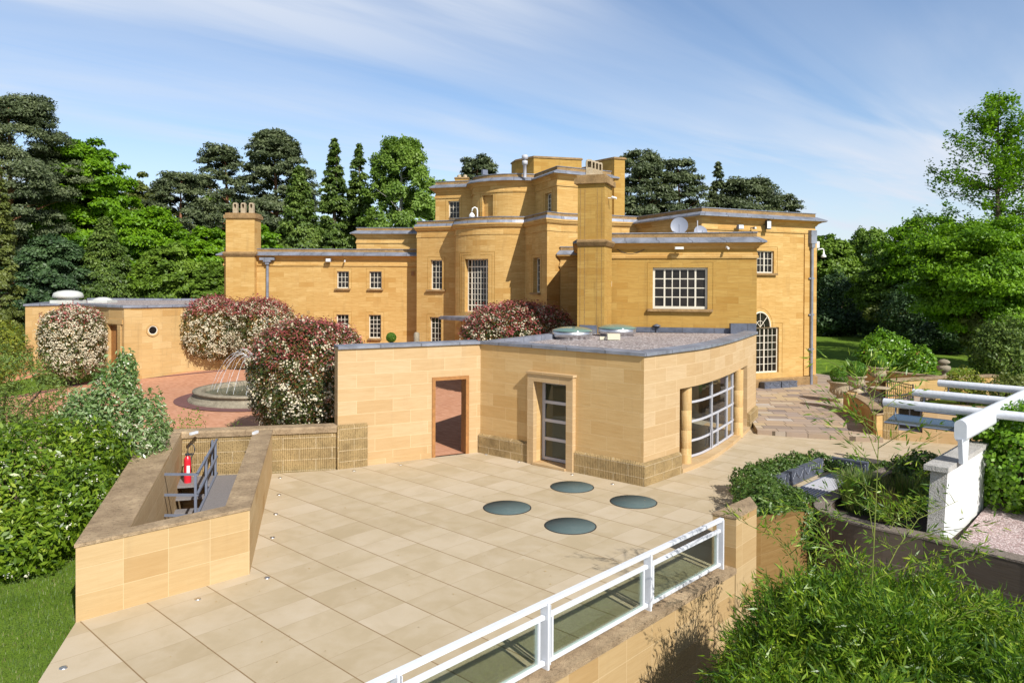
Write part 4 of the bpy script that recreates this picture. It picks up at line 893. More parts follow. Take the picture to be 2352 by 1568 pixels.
# back and side walls, plastered inside
BS = [curve[-1], (8.6, 28.3), E_, (-.6, 23.4)]
mb = MB(); Face([(E_[0], E_[1]), B_]).wall(mb, -.05, ZP); mb.build('wall', 'pavilion_stone', PV)
inn = offset([E_, B_, C_] + curve[1:], -TH)
mb = MB()
for a, b in zip(inn[:3], inn[1:3]): mb.add([(a[0], a[1], 0), (b[0], b[1], 0), (b[0], b[1], 3.0), (a[0], a[1], 3.0)], [(3, 2, 1, 0)])
mb.add([(2.7, 28.4, 0), (9, 28.3, 0), (9, 28.3, 3), (2.7, 28.4, 3)], [(0, 1, 2, 3)]); mb.build('inner_wall', 'plaster', PV)
mb = MB(); mb.prism([xy(p) for p in inn] + [(8.6, 28.2), (3.0, 28.3)], .02, .095); mb.build('floor', 'room_floor', PV)
# roof
rp = [xy(p) for p in offset([E_, B_, C_] + curve[1:], -.36)] + [(9.2, 28.5), (3.1, 29.0)]
mb = MB(); mb.prism(rp, 2.9, ZP - .10); mb.build('roof', 'roof_gravel', PV)
mb = MB(); cpro = [(0, ZP - .01), (.06, ZP - .03), (.06, ZP + .05), (-.40, ZP + .07), (-.40, ZP - .1)]
sweep(mb, [(E_[0] + .25, E_[1] - .1), B_, C_] + curve[1:], cpro); sweep(mb, [A_, B_], cpro); mb.build('coping', 'lead', PV)
mb = MB(); mb.prism([(2.6, 28.25), (3.6, 28.0), (3.7, 28.3), (2.7, 28.7)], ZP - .1, ZP + .22); q = r1
mb.prism([(3.8, 29.5), (r1[0] - .1, r1[1] - .05), (r1[0] - .1, r1[1] - .13), (3.8, 29.42)], ZP - .1, ZP + .10); mb.prism([(8.4, 28.5), (9.35, 28.45), (9.35, 28.2), (8.4, 28.3)], ZP - .1, ZP + .30); mb.build('flashing', 'lead_dark', PV)
for (u, v, zc_) in ((1314, 778, 0), (1417, 771, 0)):
    c = P(u, v, ZP - .1); mb = MB(); mb.lathe((c.x, c.y, ZP - .1), [(.60, 0), (.60, .08), (.685, .09), (.685, .27), (.62, .28)], 40); dm = mb.build('roof_light', 'polished_steel', PV)
    mb = MB(); mb.lathe((c.x, c.y, ZP + .18), [(.70, 0), (.70, .025), (.66, .05), (.5, .10), (.28, .14), (0, .155)], 40); mb.build('glass_dome', 'dome_glass', dm)
c = P(1409, 781, ZP - .1); MB().box((c.x, c.y, ZP + .02), (.42, .25, .2)).box((c.x - .35, c.y + .12, ZP - .04), (.2, .15, .1)).build('junction_box', 'cream_box', PV)
c = P(1508, 763, ZP - .1); MB().lathe((c.x, c.y, ZP - .1), [(.07, 0), (.07, .22), (.16, .23), (.16, .27), (.02, .33)], 14).build('roof_vent', 'lead_dark', PV)
# plinths
def plinth(path, z=.57, o=.09): mb = MB(); sweep(mb, path, [(0, -.05), (o, -.05), (o, z - .05), (o * .2, z), (0, z)]); mb.build('plinth', 'ribbed_stone', PV)
a = fcd.at(oP[0] - .15); b = fcd.at(oP[1] + .15); plinth([B_, xy(a)]); c = fcc.at(a0 - .02); plinth([xy(b), C_] + [p for p, l in zip(curve, fcc.L) if 0 < l < a0] + [xy(c)])
e0 = fcc.at(a1 + .03); plinth([xy(e0)] + [p for p, l in zip(curve, fcc.L) if l > a1 + .05])
# door surround and glazed side door
t, n = fcd.frame((oP[0] + oP[1]) / 2); w = oP[1] - oP[0]; cc = fcd.at((oP[0] + oP[1]) / 2); mb = MB(); sw = .22
for sg in (-1, 1): q = cc + t * sg * (w / 2 + sw / 2) + n * .07; mb.box((q.x, q.y, (oP[3] + sw - .05) / 2), (sw, .15, oP[3] + sw + .05), t)
q = cc + n * .07; mb.box((q.x, q.y, oP[3] + sw / 2), (w, .15, sw), t); q = cc + n * .08; mb.box((q.x, q.y, oP[3] + sw + .02), (w + 2 * sw + .06, .2, .06), t); mb.box((cc.x - n.x * .1, cc.y - n.y * .1, .035), (w, .6, .06), t)
mb.build('door_surround', 'pavilion_stone', PV)
dc = cc - n * .30; zz0, zz1 = .08, oP[3]; mb = MB(); fr = .09
for sg in (-1, 1): q = dc + t * sg * (w / 2 - fr / 2); mb.box((q.x, q.y, (zz0 + zz1) / 2), (fr, .07, zz1 - zz0), t)
hs = [zz0 + .05, zz0 + (zz1 - zz0) * .27, zz0 + (zz1 - zz0) * .50, zz0 + (zz1 - zz0) * .73, zz1 - .05]
for h in hs: mb.box((dc.x, dc.y, h), (w - 2 * fr, .066, .085), t)
dr_ = mb.build('glazed_door', 'alu', PV); mb = MB(); a, b = dc - t * w / 2, dc + t * w / 2; mb.add([(a.x, a.y, zz0), (b.x, b.y, zz0), (b.x, b.y, zz1), (a.x, a.y, zz1)], [(0, 1, 2, 3)]); mb.build('pane', 'dim_glass', dr_)
q = dc + t * w * .40 + n * .06; MB().box((q.x, q.y, 1.35), (.035, .06, .22), t).build('handle', 'black_metal', dr_)
# threshold, columns and curved glazing
cin = [xy(p) for p in offset(curve, .07)]; 
seg = [fcc.at(a0 + (a1 - a0) * k / 14) for k in range(15)]; nn_ = [fcc.frame(a0 + (a1 - a0) * k / 14)[1] for k in range(15)]
mb = MB(); mb.prism([xy(p + n * .10) for p, n in zip(seg, nn_)] + [xy(p - n * 1.4) for p, n in zip(seg, nn_)][::-1], -.02, .11); mb.build('threshold', 'pavilion_stone', PV)
for (u, v, w_) in ((1574, 1066, .165), (1694, 1000, .175)):
    c = P(u, v, .06); zt_ = oG[3]; mb = MB(); mb.lathe((c.x, c.y, .02), [(w_, 0), (w_, .5), (w_ * .985, .505), (w_, .51), (w_, 1.0), (w_ * .985, 1.005), (w_, 1.01), (w_, 1.55), (w_ * .985, 1.555), (w_, 1.56), (w_, zt_ - .02)], 28); mb.build('column', 'pavilion_stone_warm', PV)
gp = smooth([xy(P(1581, 1050, .14)), xy(P(1612, 1040, .14)), xy(P(1645, 1022, .14)), xy(P(1680, 999, .14))], 4); gp = gp + [(gp[-1][0] + .35, gp[-1][1] + .75)]
gf = Face(gp); gm = MB(); zt_ = oG[3]
for z in (.16, .60, 1.15, 1.70, zt_ - .04): sweep(gm, gp, [(-.025, z - .03), (.025, z - .03), (.025, z + .03), (-.025, z + .03), (-.025, z - .03)])
for u, zt2 in ((1582, zt_), (1633, zt_), (1647, 1.15), (1668, zt_), (1680.5, zt_)):
    s = gf.su(u, 950); p = gf.at(s); t, n = gf.frame(s); gm.box((p.x + n.x * .012, p.y + n.y * .012, (.13 + zt2) / 2), (.045, .065, zt2 - .13), t)
go = gm.build('curved_window', 'alu', PV)
pm = MB()
for a, b in zip(gp, gp[1:]): pm.add([(a[0], a[1], .13), (b[0], b[1], .13), (b[0], b[1], zt_), (a[0], a[1], zt_)], [(0, 1, 2, 3)])
pm.build('pane', 'clear_glass', go); s = gf.su(1629, 990); p = gf.at(s); t, n = gf.frame(s)
hm = MB()
for d in (-.08, .10): q = p + t * d + n * .07; hm.tube([(q.x, q.y, .75), (q.x, q.y, .22)], .014, 6)
hm.build('handle', 'alu', go)
mb = MB()     # a partition inside
mb.box((3.4, 22.2, 1.5), (2.4, .1, 2.8), (.8, .6)); mb.build('partition', 'plaster', PV)
# ------------------------------------------------------------------ gate wall (tall) with its doorway
GWt = thing('gate_wall', 'tall pale sandstone wall with an open wooden doorway, joined to the pavilion', 'wall', (-3, 21.5, 0))
og = (Gf.su(993), Gf.su(1077.5)); zg = Gf.zv(sum(og) / 2, 864); mb = MB(); Gf.wall(mb, -.05, ZP, [(og[0], og[1], -.04, zg, TH)])
t, n = Gf.frame(1); bk = Face([xy(Vector(B_) - n * TH), xy(Vector(A_) - n * TH)]); LL = bk.L[-1]; bk.wall(mb, -.05, ZP, [(LL - og[1], LL - og[0], -.04, zg, .001)])
Face([xy(Vector(A_) - n * TH), A_]).wall(mb, -.05, ZP); mb.build('wall', 'pavilion_stone', GWt)
mb = MB(); fw = .10
for s in (og[0] + fw / 2, og[1] - fw / 2): q = Gf.at(s) - n * .14; mb.box((q.x, q.y, zg / 2), (fw, .34, zg), t)
q = Gf.at(sum(og) / 2) - n * .14; mb.box((q.x, q.y, zg - fw / 2), (og[1] - og[0] - 2 * fw, .34, fw), t); mb.build('door_frame', 'oak', GWt)
pr = [xy(Vector(A_) + n * .02), xy(Vector(A_) + t * .80 + n * .02)]; mb = MB(); sweep(mb, pr, [(0, -.05), (.10, -.05), (.10, 1.14), (.0, 1.18)]); 
mb.prism([xy(Vector(A_) - t * .04 + n * .12), xy(Vector(A_) + n * .12), xy(Vector(A_) - n * .3), xy(Vector(A_) - t * .04 - n * .3)], -.05, 1.16); mb.build('buttress', 'ribbed_stone', GWt)
mb = MB(); sweep(mb, [xy(Vector(A_) + t * .82), xy(Gf.at(og[0] - .02))], [(0, -.02), (.05, -.02), (.05, .12), (0, .14)]); mb.build('plinth', 'pavilion_stone', GWt)
# low wall
LWp = [(-14, 18.0), (-8.9, 19.05), (-6.4, 19.62), xy(P(775, 1076)) ]; mb = MB(); sweep(mb, LWp, [(0, -.3), (0, 1.02)]); sweep(mb, [xy(p) for p in offset(LWp, -.34)][::-1], [(0, -.3), (0, 1.02)])
lw = thing('low_garden_wall', 'low ribbed stone wall with weathered coping between the stair enclosure and the gate wall', 'wall', (-8, 19.5, 0)); mb.build('wall', 'ribbed_stone', lw)
mb = MB(); sweep(mb, LWp, [(0, 1.0), (.04, 1.0), (.05, 1.12), (.02, 1.17), (-.36, 1.18), (-.4, 1.1), (-.39, 1.0), (0, 1.0)]); mb.build('coping', 'weathered_coping', lw)
# ------------------------------------------------------------------ stair enclosure
SE = thing('stair_enclosure', 'angular sandstone parapet with thick weathered top round the sunken stair', 'wall', (-6.5, 15, 0))
Zw = 1.16; outp = [(-9.35, 19.0), W1, W2, (-6.33, 19.5)]; Wt = [.42, .42, .42]
inp = [(-8.45, 19.1), (-8.0, 17.9), (-6.02, 11.62), (-4.93, 12.78), (-6.78, 19.4)]
inp = [(-8.55, 19.1), (-6.02, 11.62), (-4.95, 12.75), (-6.78, 19.4)]
mb = MB(); Face(outp).wall(mb, -.4, Zw - .0); mb.build('wall', 'panel_stone', SE)
mb = MB(); Face(inp[::-1]).wall(mb, -3, Zw - .0); Face([inp[0], inp[-1]]).wall(mb, -3, -.02); mb.build('inner_wall', 'grey_plaster' if 'grey_plaster' in MATS else 'pavilion_stone', SE)
mb = MB(); n4 = len(outp)
vs = [(p[0], p[1], Zw) for p in offset(outp, .015)] + [(p[0], p[1], Zw) for p in inp]; mb.add(vs, [(i, i + 1, n4 + i + 1, n4 + i) for i in range(n4 - 1)])
vs = [(p[0], p[1], Zw - .05) for p in offset(outp, .015)] + [(p[0], p[1], Zw) for p in offset(outp, .015)]; mb.add(vs, [(i, i + 1, n4 + i + 1, n4 + i) for i in range(n4 - 1)])
mb.build('coping', 'weathered_coping', SE)
# landing, steps
ST = thing('metal_stair', 'dark metal stair and landing going down inside the stone enclosure', 'stair', (-7.3, 17, -2))
G0 = Vector((-6.72, 15.75)); G1 = Vector((-7.72, 19.3)); gd = (G1 - G0).normalized(); gn = Vector((gd.y, -gd.x))
mb = MB(); mb.prism([xy(G0 - gd * 2.4 + gn * .05), xy(G0 - gd * 2.3 + gn * .84), (-6.80, 19.3), (-8.5, 19.0), xy(G1 - gd * 1.0 - gn * 1.2), xy(G1 - gd * 1.0)], -.03, .03); mb.build('landing', 'tread_metal', ST)
for k in range(1, 7):
    c = G1 - gd * (1.0 + .33 * k - .1) - gn * .55; mb = MB(); mb.box((c.x, c.y, .03 - .24 * k), (1.0, .30, .045), gn); mb.build('tread', 'tread_metal', ST)
for sg in (.04, 1.06):
    mb = MB(); a = G1 - gd * 1.0 - gn * sg; b = G1 - gd * 3.2 - gn * sg; mb.tube([(a.x, a.y, -.1), (b.x, b.y, -1.7)], .07, 4, smooth=False); mb.build('stringer', 'steel_grey', ST)
MB().prism([(-9, 19), (-6.2, 11.3), (-4.7, 12.8), (-6.5, 19.5)], -2.6, -2.5).build('pit_floor', 'pit_floor', kind='structure')
SR = thing('stair_railing', 'blue-grey steel guard railing beside the sunken stair', 'railing', (-7.2, 17, 0))
H0 = Vector((-7.50, 15.75)); zt3 = .93
for z in (zt3, .49, .05):
    mb = MB()
    for a, b in ((H0, G0), (G0, G1)):
        d = (b - a).normalized(); c = (a + b) / 2; mb.box((c.x, c.y, z), ((b - a).length + .05, .05, .045), d)
    mb.build('rail', 'steel_grey', SR)
for (p, z0_) in ((H0 + Vector((.05, 0)), -1.2), (G0 - Vector((.03, 0)), -1.2), (G0.lerp(G1, .42), 0.0), (G0.lerp(G1, .46) - gn * .03, -.6), (G1 - gd * .25, 0.0), (G1 - gd * .05 - gn * .1, 0.0)):
    mb = MB(); mb.box((p.x, p.y, (z0_ + zt3) / 2), (.075, .05, zt3 - z0_), gd); mb.build('post', 'steel_grey', SR)
for (a, b, l) in (((-8.2, 18.6), (-8.05, 19.1), 'left'), ((-6.62, 18.6), (-6.55, 19.3), 'right')):
    c = Vector(a).lerp(Vector(b), .5); mb = MB(); d = (Vector(b) - Vector(a)).normalized(); mb.box((c.x, c.y, Zw + .03), (.26, .06, .06), d); tag(mb.build('metal_bracket', 'white_paint'), 'short white metal bracket on the %s stone top of the stair enclosure' % l, 'bracket')
FE = thing('fire_extinguisher', 'red fire extinguisher with black hose standing on the stair landing', 'fire extinguisher', (-8.1, 18.55, .03))
fx, fy = D(431, 1060, 18.45).x, 18.45
MB().lathe((fx, fy, .03), [(.085, 0), (.088, .03), (.088, .55), (.075, .62), (.035, .67), (.03, .69)], 20).build('cylinder', 'red_paint', FE)
MB().box((fx + .05, fy - .082, .36), (.07, .012, .22), (.9, .4)).build('sticker', 'white_plastic', FE)
MB().box((fx + .03, fy, .735), (.17, .05, .045), (.9, .3)).lathe((fx, fy, .69), [(.035, 0), (.045, .03), (.03, .08)], 10).build('valve', 'black_metal', FE)
MB().tube([(fx, fy, .76), (fx + .01, fy, .92), (fx + .07, fy, 1.0), (fx + .15, fy, .97), (fx + .18, fy, .84), (fx + .14, fy, .74), (fx + .10, fy - .03, .68), (fx + .10, fy - .02, .30)], .013, 7).build('hose', 'black_metal', FE)
# ------------------------------------------------------------------ retaining walls, pier, balustrade
RW = thing('retaining_wall', 'tall sandstone retaining wall with weathered coping under the white balustrade', 'wall', xy(RA) + (-3,))
ra, rb = RA + rn * .17 + rd * .15, RB + rn * .17
mb = MB(); Rtf = Face([xy(rb), xy(ra)]); sd0 = Rtf.su(1580, 1560); sd1 = Rtf.su(1640, 1530)
Rtf.wall(mb, -3.5, -.02, [(Rtf.L[-1] - 1.55, Rtf.L[-1] - .55, -3.4, -1.72, .3)]); mb.build('wall', 'panel_stone', RW)
mb = MB(); q = ra - rd * 1.05 - rn * .28; mb.box((q.x, q.y, -2.5), (1.0, .02, 1.8), rd); mb.build('doorway', 'rubber_and_dark_gap', RW)  # flat black panel stands in for the darkness inside the opening
mb = MB(); sweep(mb, [xy(rb), xy(ra)], [(0, -.05), (.035, -.05), (.035, .04), (-.36, .05), (-.36, -.02)]); mb.build('coping', 'weathered_coping', RW)
PR = thing('stone_pier', 'square sandstone pier with weathered top at the end of the white balustrade', 'pier', (4, 13.3, -3))
pc = [xy(P(1642, 1179, .93)), xy(P(1691, 1187.5, .93)), xy(P(1738, 1162, .93)), (4.62, 14.25)]; pc[0] = (3.62, 13.22)
mb = MB(); pcb = [pc[0], pc[1], pc[2], pc[3]]; mb.prism(pcb, -3.5, .90); mb.build('shaft', 'panel_stone', PR); mb = MB(); mb.prism(offset(pcb, .012, True), .90, .93); mb.build('cap', 'weathered_coping', PR)
SW = thing('side_retaining_wall', 'sandstone wall, its shade painted into the brown colour, below the ivy bed, right of the stone pier', 'wall', (5.3, 14.4, -3))
mb = MB(); mb.prism([pc[2], (6.35, 14.9), (6.35, 15.3), (4.6, 14.1)], -3.5, .55); mb.build('wall', 'side_wall_shade_stone', SW)
GB = thing('glass_balustrade', 'white metal balustrade with green tinted glass panels along the terrace edge', 'balustrade', xy(RA) + (.05,))
S_ = [0, 2.30, 4.70, 7.12, 9.5, 11.8]; L_ = 11.8
def RP(s, o=0): return RA - rd * (s + .06) + rn * (o)
mb = MB(); c = RP(L_ / 2); mb.box((c.x, c.y, .90), (L_ + .1, .075, .05), rd); mb.build('handrail', 'white_paint', GB)
for i, s in enumerate(S_[:-1]):
    c = RP(s, .0); mb = MB()
    mb.box((c.x, c.y, .475), (.035, .13, .87), rd); c2 = RP(s + .10 if i else s + .1, -.0); 
    mb.build('post', 'white_paint', GB)
    if i: m2_ = MB(); m2_.box((RP(s - .06).x, RP(s - .06).y, .475), (.014, .09, .78), rd); m2_.build('post', 'white_paint', GB)
    e = S_[i + 1]; g0, g1 = s + .14, e - .12; c = RP((g0 + g1) / 2); mb = MB()
    for z in (.13, .72): mb.box((c.x, c.y, z), (e - s - .04, .055, .05), rd)
    for g in (g0, g1): q = RP(g); mb.box((q.x, q.y, .425), (.035, .055, .54), rd)
    fo = mb.build('panel_frame', 'white_paint', GB); mb = MB(); mb.box((c.x, c.y, .425), (g1 - g0 - .03, .012, .54), rd); mb.build('glass_panel', 'green_glass', GB)
# ------------------------------------------------------------------ floor discs and lights
DISC = [(1164.9, 1165.3, 'leftmost'), (1314, 1117.8, 'farthest'), (1455, 1152, 'rightmost'), (1310, 1207, 'nearest')]
for (u, v, l) in DISC:
    c = P(u, v, 0); mb = MB(); mb.lathe((c.x, c.y, .0), [(.545, 0), (.545, .006), (.522, .008), (.522, .004)], 48, smooth=False); d = thing('floor_skylight', 'round grey glass disc set flush in the terrace, %s of the four' % l, 'skylight', (c.x, c.y, 0), 'round glass discs set in the terrace')
    mb.build('rim', 'rubber_and_dark_gap', d); MB().lathe((c.x, c.y, .0), [(.522, .001), (.52, .010), (0, .012)], 48).build('glass', 'disc_glass', d)
LT = [(145.5, 1533, 'lone ground light nearest the bottom left corner, by the grass edge'), (454, 1375, 'ground light in front of the long face of the stair enclosure'), (613, 1326.5, 'ground light at the near right corner of the stair enclosure'),
      (625.5, 1234, 'first ground light back along the right side of the stair enclosure'), (633, 1180, 'second ground light back along the right side of the stair enclosure'), (640.5, 1135.5, 'third ground light back along the right side of the stair enclosure'),
      (643, 1096.5, 'ground light close to the foot of the low ribbed wall'), (813, 1080.5, 'ground light in front of the ribbed buttress of the gate wall'), (919.5, 1067, 'ground light left of the open doorway in the gate wall'),
      (1116.5, 1043, 'ground light in the corner where pavilion and gate wall meet'), (1191.5, 1060, 'ground light just left of the pavilion side door'), (1314, 1089, 'ground light just right of the pavilion side door'), (1407, 1111, 'ground light near the front corner of the pavilion')]
g0_ = None
for (u, v, l) in LT:
    c = P(u, v, 0)
    if g0_ is None:
        g0_ = thing('ground_light', l, 'ground light', (c.x, c.y, 0), 'small round lights let into the terrace')
        a = MB().lathe((c.x, c.y, .001), [(.052, 0), (.05, .008), (.035, .009)], 20).build('ring', 'polished_steel', g0_); b = MB().lathe((c.x, c.y, .004), [(.035, 0), (.0, .005)], 16).build('lens', 'grey_concrete', g0_); kids = [a, b]
    else:
        g = g0_.copy(); COL.objects.link(g); g.location = (c.x, c.y, 0); g['label'] = l
        for k in kids: k2 = k.copy(); COL.objects.link(k2); k2.parent = g
# ------------------------------------------------------------------ fountain
fc_ = D(603, 888, 30.6); FX, FY = fc_.x, 30.6; FZ = .30
FO = thing('fountain', 'round stepped stone fountain basin with arching water jets on the brick forecourt', 'fountain', (FX, FY, FZ))
MB().lathe((FX, FY, FZ - .25), [(2.86, 0), (2.86, .32), (2.80, .37), (2.72, .39), (2.72, .45), (2.60, .48), (2.58, .55), (2.64, .58), (2.69, .61), (2.68, .67), (2.34, .68), (2.32, .64), (2.30, .1)], 64).build('basin', 'fountain_stone', FO)
MB().lathe((FX, FY, FZ + .24), [(2.33, 0), (0, .01)], 48, smooth=False).build('water', 'water', FO)
band('brick_ring', [(FX + 3.1 * math.cos(-2 * math.pi * k / 48), FY + 3.1 * math.sin(-2 * math.pi * k / 48)) for k in range(48)], .55, z=.018, closed=True)
rg = np.random.default_rng(3); mb = MB(); mb.lathe((FX, FY, FZ + .3), [(.12, 0), (.08, .2), (.05, .35)], 10); mb.build('nozzle', 'black_metal', FO)
for k in range(22):
    th = 2 * math.pi * (k + .5) / 22 + rg.normal() * .04; mb = MB(); JP, JR = [], []; hp = 1.45 * rg.uniform(.9, 1.06); z0 = FZ + .7; r1_ = 2.0 * rg.uniform(.9, 1.05)
    pts = []
    for i in range(42):
        t_ = i / 41; x = r1_ * t_; z = z0 + 4 * hp * t_ * (1 - t_) * 1.0 - (z0 - FZ - .26) * t_; pts.append((FX + x * math.cos(th), FY + x * math.sin(th), z))
    for i in range(41):
        a, b = Vector(pts[i]), Vector(pts[i + 1]); j = Vector(rg.normal(size=3) * .0035 * (i / 20)); JP.append(a + j); JR.append(.0075 * rg.uniform(.5, 1.7) * (1.2 if i < 20 else .8))
    mb.tube(JP, JR, 4); mb.build('water_jet', 'spray', FO)
# ------------------------------------------------------------------ right side: beds, troughs, grating, planter, pergola
def trough(a, b, z0, h, d, label, side=1, group='lead troughs with garland relief'):
    a, b = Vector(a), Vector(b); t = (b - a).normalized(); n = Vector((t.y, -t.x)) * side; L = (b - a).length; c = (a + b) / 2 - n * d / 2
    T = thing('lead_trough', label, 'planter', (c.x, c.y, z0), group); mb = MB(); mb.box((c.x, c.y, z0 + h / 2), (L, d, h), t)
    mb.box((c.x + n.x * (d / 2 + .006), c.y + n.y * (d / 2 + .006), z0 + h - .02), (L + .02, .02, .04), t); mb.box((c.x + n.x * (d / 2 + .006), c.y + n.y * (d / 2 + .006), z0 + .02), (L + .02, .02, .035), t); mb.build('body', 'lead_dark', T)
    mb = MB(); f = c + n * (d / 2 + .012); k = max(1, int(round(L / .45)))
    for i in range(k):
        u0 = -L / 2 + L * (i + .12) / k; u1 = -L / 2 + L * (i + .88) / k; pts = [(f.x + t.x * (u0 + (u1 - u0) * q / 8), f.y + t.y * (u0 + (u1 - u0) * q / 8), z0 + h * (.78 - .42 * math.sin(math.pi * q / 8))) for q in range(9)]; mb.tube(pts, .009, 5)
        for uu in (u0, u1): mb.lathe((f.x + t.x * uu, f.y + t.y * uu, z0 + h * .5), [(.008, 0), (.012, h * .2), (.017, h * .3), (.006, h * .34)], 6)
    mb.build('garland', 'lead', T); return T
tA0, tA1 = Vector((6.45, 17.85)), Vector((8.45, 19.87)); tdir = (tA1 - tA0).normalized()
def TA(s): return tA0 + tdir * s
trough(TA(.0), TA(.5), .02, .36, .13, 'short end lead trough nearest the camera, half buried in ivy', 1)
trough(TA(.56), TA(1.5), .02, .36, .13, 'middle lead trough of the row beside the metal grating', 1)
trough(TA(1.55), TA(2.75), .02, .36, .13, 'farthest lead trough of the row beside the metal grating', 1)
tB0, tB1 = Vector(xy(P(1907, 1081, 0))), Vector(xy(P(1992, 1095, 0))); trough(tB0, tB1, .02, .36, .13, 'dark lead trough across the far end of the grating', 1)
G_ = thing('drain_grating', 'silver metal slat grating between the lead troughs and the curved planter', 'grating', (7.8, 18.4, 0)); mb = MB(); g_n = Vector((tdir.y, -tdir.x)); ga = Vector((6.95, 18.0)) - tdir * .6
for k in range(11): c = ga + tdir * 1.45 + g_n * (.05 + .08 * k); mb.box((c.x, c.y, .035), (2.9, .045, .03), tdir)
tag(mb.build('slat', 'alu', G_), kind='stuff') if False else mb.build('slat', 'alu', G_); mb = MB(); c = ga + tdir * 1.45 + g_n * .45; mb.box((c.x, c.y, .006), (2.9, .88, .008), tdir); mb.build('gap_shade_plate', 'rubber_and_dark_gap', G_); mb = MB()  # black plate paints the shade seen between the slats
for s in (0, .9): c = ga + tdir * 1.45 + g_n * s; mb.box((c.x, c.y, .02), (3.0, .04, .05), tdir)
mb.build('frame', 'steel_grey', G_)
# curved concrete planter
CPp = [(10.4, 19.3), (9.5, 18.4), (6.45, 15.4)] + smooth([(6.45, 15.4), (6.15, 14.95), (6.08, 14.5), (6.25, 13.95), (6.6, 13.5), (7.25, 12.95)], 4)[1:] + [(8.2, 11.85), (11.5, 7.6), (15, 3)]
CP = thing('curved_planter', 'dark stained concrete retaining wall curving round a raised planting bed', 'planter', (8, 14, -3)); mb = MB(); sweep(mb, CPp[::-1], [(0, 0), (0, .1)]) if False else None
lf = [xy(p) for p in offset(CPp, 0)]
def wallboth(mb, path, z0, z1, th, flip=1):
    a = path; b = [xy(p) for p in offset(path, th)]; n = len(a); L = plen(a)
    vs = [(p[0], p[1], z0) for p in a] + [(p[0], p[1], z1) for p in a] + [(p[0], p[1], z0) for p in b] + [(p[0], p[1], z1) for p in b]; fs = []; uv = []
    for i in range(n - 1):
        q = [(L[i], z0), (L[i + 1], z0), (L[i + 1], z1), (L[i], z1)]
        fs.append((i + 1, i, n + i, n + i + 1)); uv.append([(L[i + 1], z0), (L[i], z0), (L[i], z1), (L[i + 1], z1)]); fs.append((2 * n + i, 2 * n + i + 1, 3 * n + i + 1, 3 * n + i)); uv.append(q)
    mb.add(vs, fs, uv)
    return vs, n
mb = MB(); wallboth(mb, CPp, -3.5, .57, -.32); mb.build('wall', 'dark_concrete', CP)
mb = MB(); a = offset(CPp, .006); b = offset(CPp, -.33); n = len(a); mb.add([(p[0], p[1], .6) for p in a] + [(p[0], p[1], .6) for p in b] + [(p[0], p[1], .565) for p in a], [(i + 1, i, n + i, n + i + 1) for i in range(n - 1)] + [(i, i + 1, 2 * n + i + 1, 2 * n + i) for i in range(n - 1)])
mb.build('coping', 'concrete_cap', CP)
bed = [(p[0], p[1]) for p in offset(CPp, -.25)][1:-2] + [(9.2, 12.6), (12, 16.5)]
sheet('soil_bed', [bed[0]] + [b for b in bed[1:]] , .42, 'soil')
sheet('gravel_bed', [(7.75, 12.85), (8.35, 12.05), (11.3, 8.2), (14.6, 3.9), (24, 6), (24, 20), (13, 19), (10.2, 15.6)], .52, 'pink_gravel')
MB().prism([(8.15, 15.2), (9.6, 16.9), (10.6, 16.4), (9.0, 14.7)], .3, .50).build('water_trough', 'steel_grey')
o = bpy.data.objects['water_trough']; tag(o, 'blue painted shallow pool behind the white rendered blade wall', 'pool'); o.data.materials[0] = MATS['blue_water']
# white blade wall and pergola
BW = thing('blade_wall', 'white rendered blade wall with grey concrete end and slab top carrying the white beam', 'wall', (8, 13.5, 0))
q0 = Vector(xy(P(2126, 1229, .55))); q1 = Vector(xy(P(2165, 1237, .55))); bd = Vector((.70, .714)).normalized(); e_n = (q1 - q0)
lean = Vector((.05, .0)); LB = 2.9; zb0, zb1 = .3, 1.74
def quadwall(mb, a, b, c, d, z0, z1, ln):  # plan quad bottom, leaning top
    vs = [(p.x, p.y, z0) for p in (a, b, c, d)] + [(p.x + ln.x, p.y + ln.y, z1) for p in (a, b, c, d)]; mb.add(vs, [(0, 1, 5, 4), (1, 2, 6, 5), (2, 3, 7, 6), (3, 0, 4, 7), (4, 5, 6, 7)])
    mb.mi[-5] = 1
mb = MB(); quadwall(mb, q0, q1, q1 + bd * LB, q0 + bd * LB, zb0, zb1, lean + Vector((.03, 0))); mb.build('wall', ['white_render', 'grey_concrete'], BW)
mb = MB(); en = e_n.normalized(); mb_c = (q0 + q1) / 2 + lean + bd * (LB / 2 - .05); pl_ = [q0 + lean - en * .06 - bd * .1, q1 + lean + en * .06 - bd * .1, q1 + lean + en * .06 + bd * LB, q0 + lean - en * .06 + bd * LB]; mb.prism([xy(p) for p in pl_], zb1, zb1 + .09); mb.build('slab', 'grey_concrete', BW)
PG = thing('pergola', 'white tubular metal pergola with hanging glass louvres', 'pergola', (10, 15, 0))
s0 = P(2206, 990, 2.42); B0 = Vector(xy(s0)); BL = 7.0; mb = MB(); pr = []
hw, hh_, zc_ = .10, .20, 2.42; bn = Vector((bd.y, -bd.x)); prof = []
for k in range(13): th = math.pi * k / 12; prof.append((math.cos(th) * hw, hh_ - hw + math.sin(th) * hw))
for k in range(13): th = math.pi + math.pi * k / 12; prof.append((math.cos(th) * hw, -(hh_ - hw) + math.sin(th) * hw))
vs = []; N = len(prof)
for s in (0, BL):
    for (a, z) in prof: p = B0 + bd * s + bn * a; vs.append((p.x, p.y, zc_ + z))
mb.add(vs, [(k, (k + 1) % N, N + (k + 1) % N, N + k) for k in range(N)], smooth=False); mb.add(vs, [tuple(range(N))[::-1], tuple(range(N, 2 * N))]); mb.build('main_beam', 'white_paint', PG)
mb = MB(); c = B0 + bd * .22; vs = []
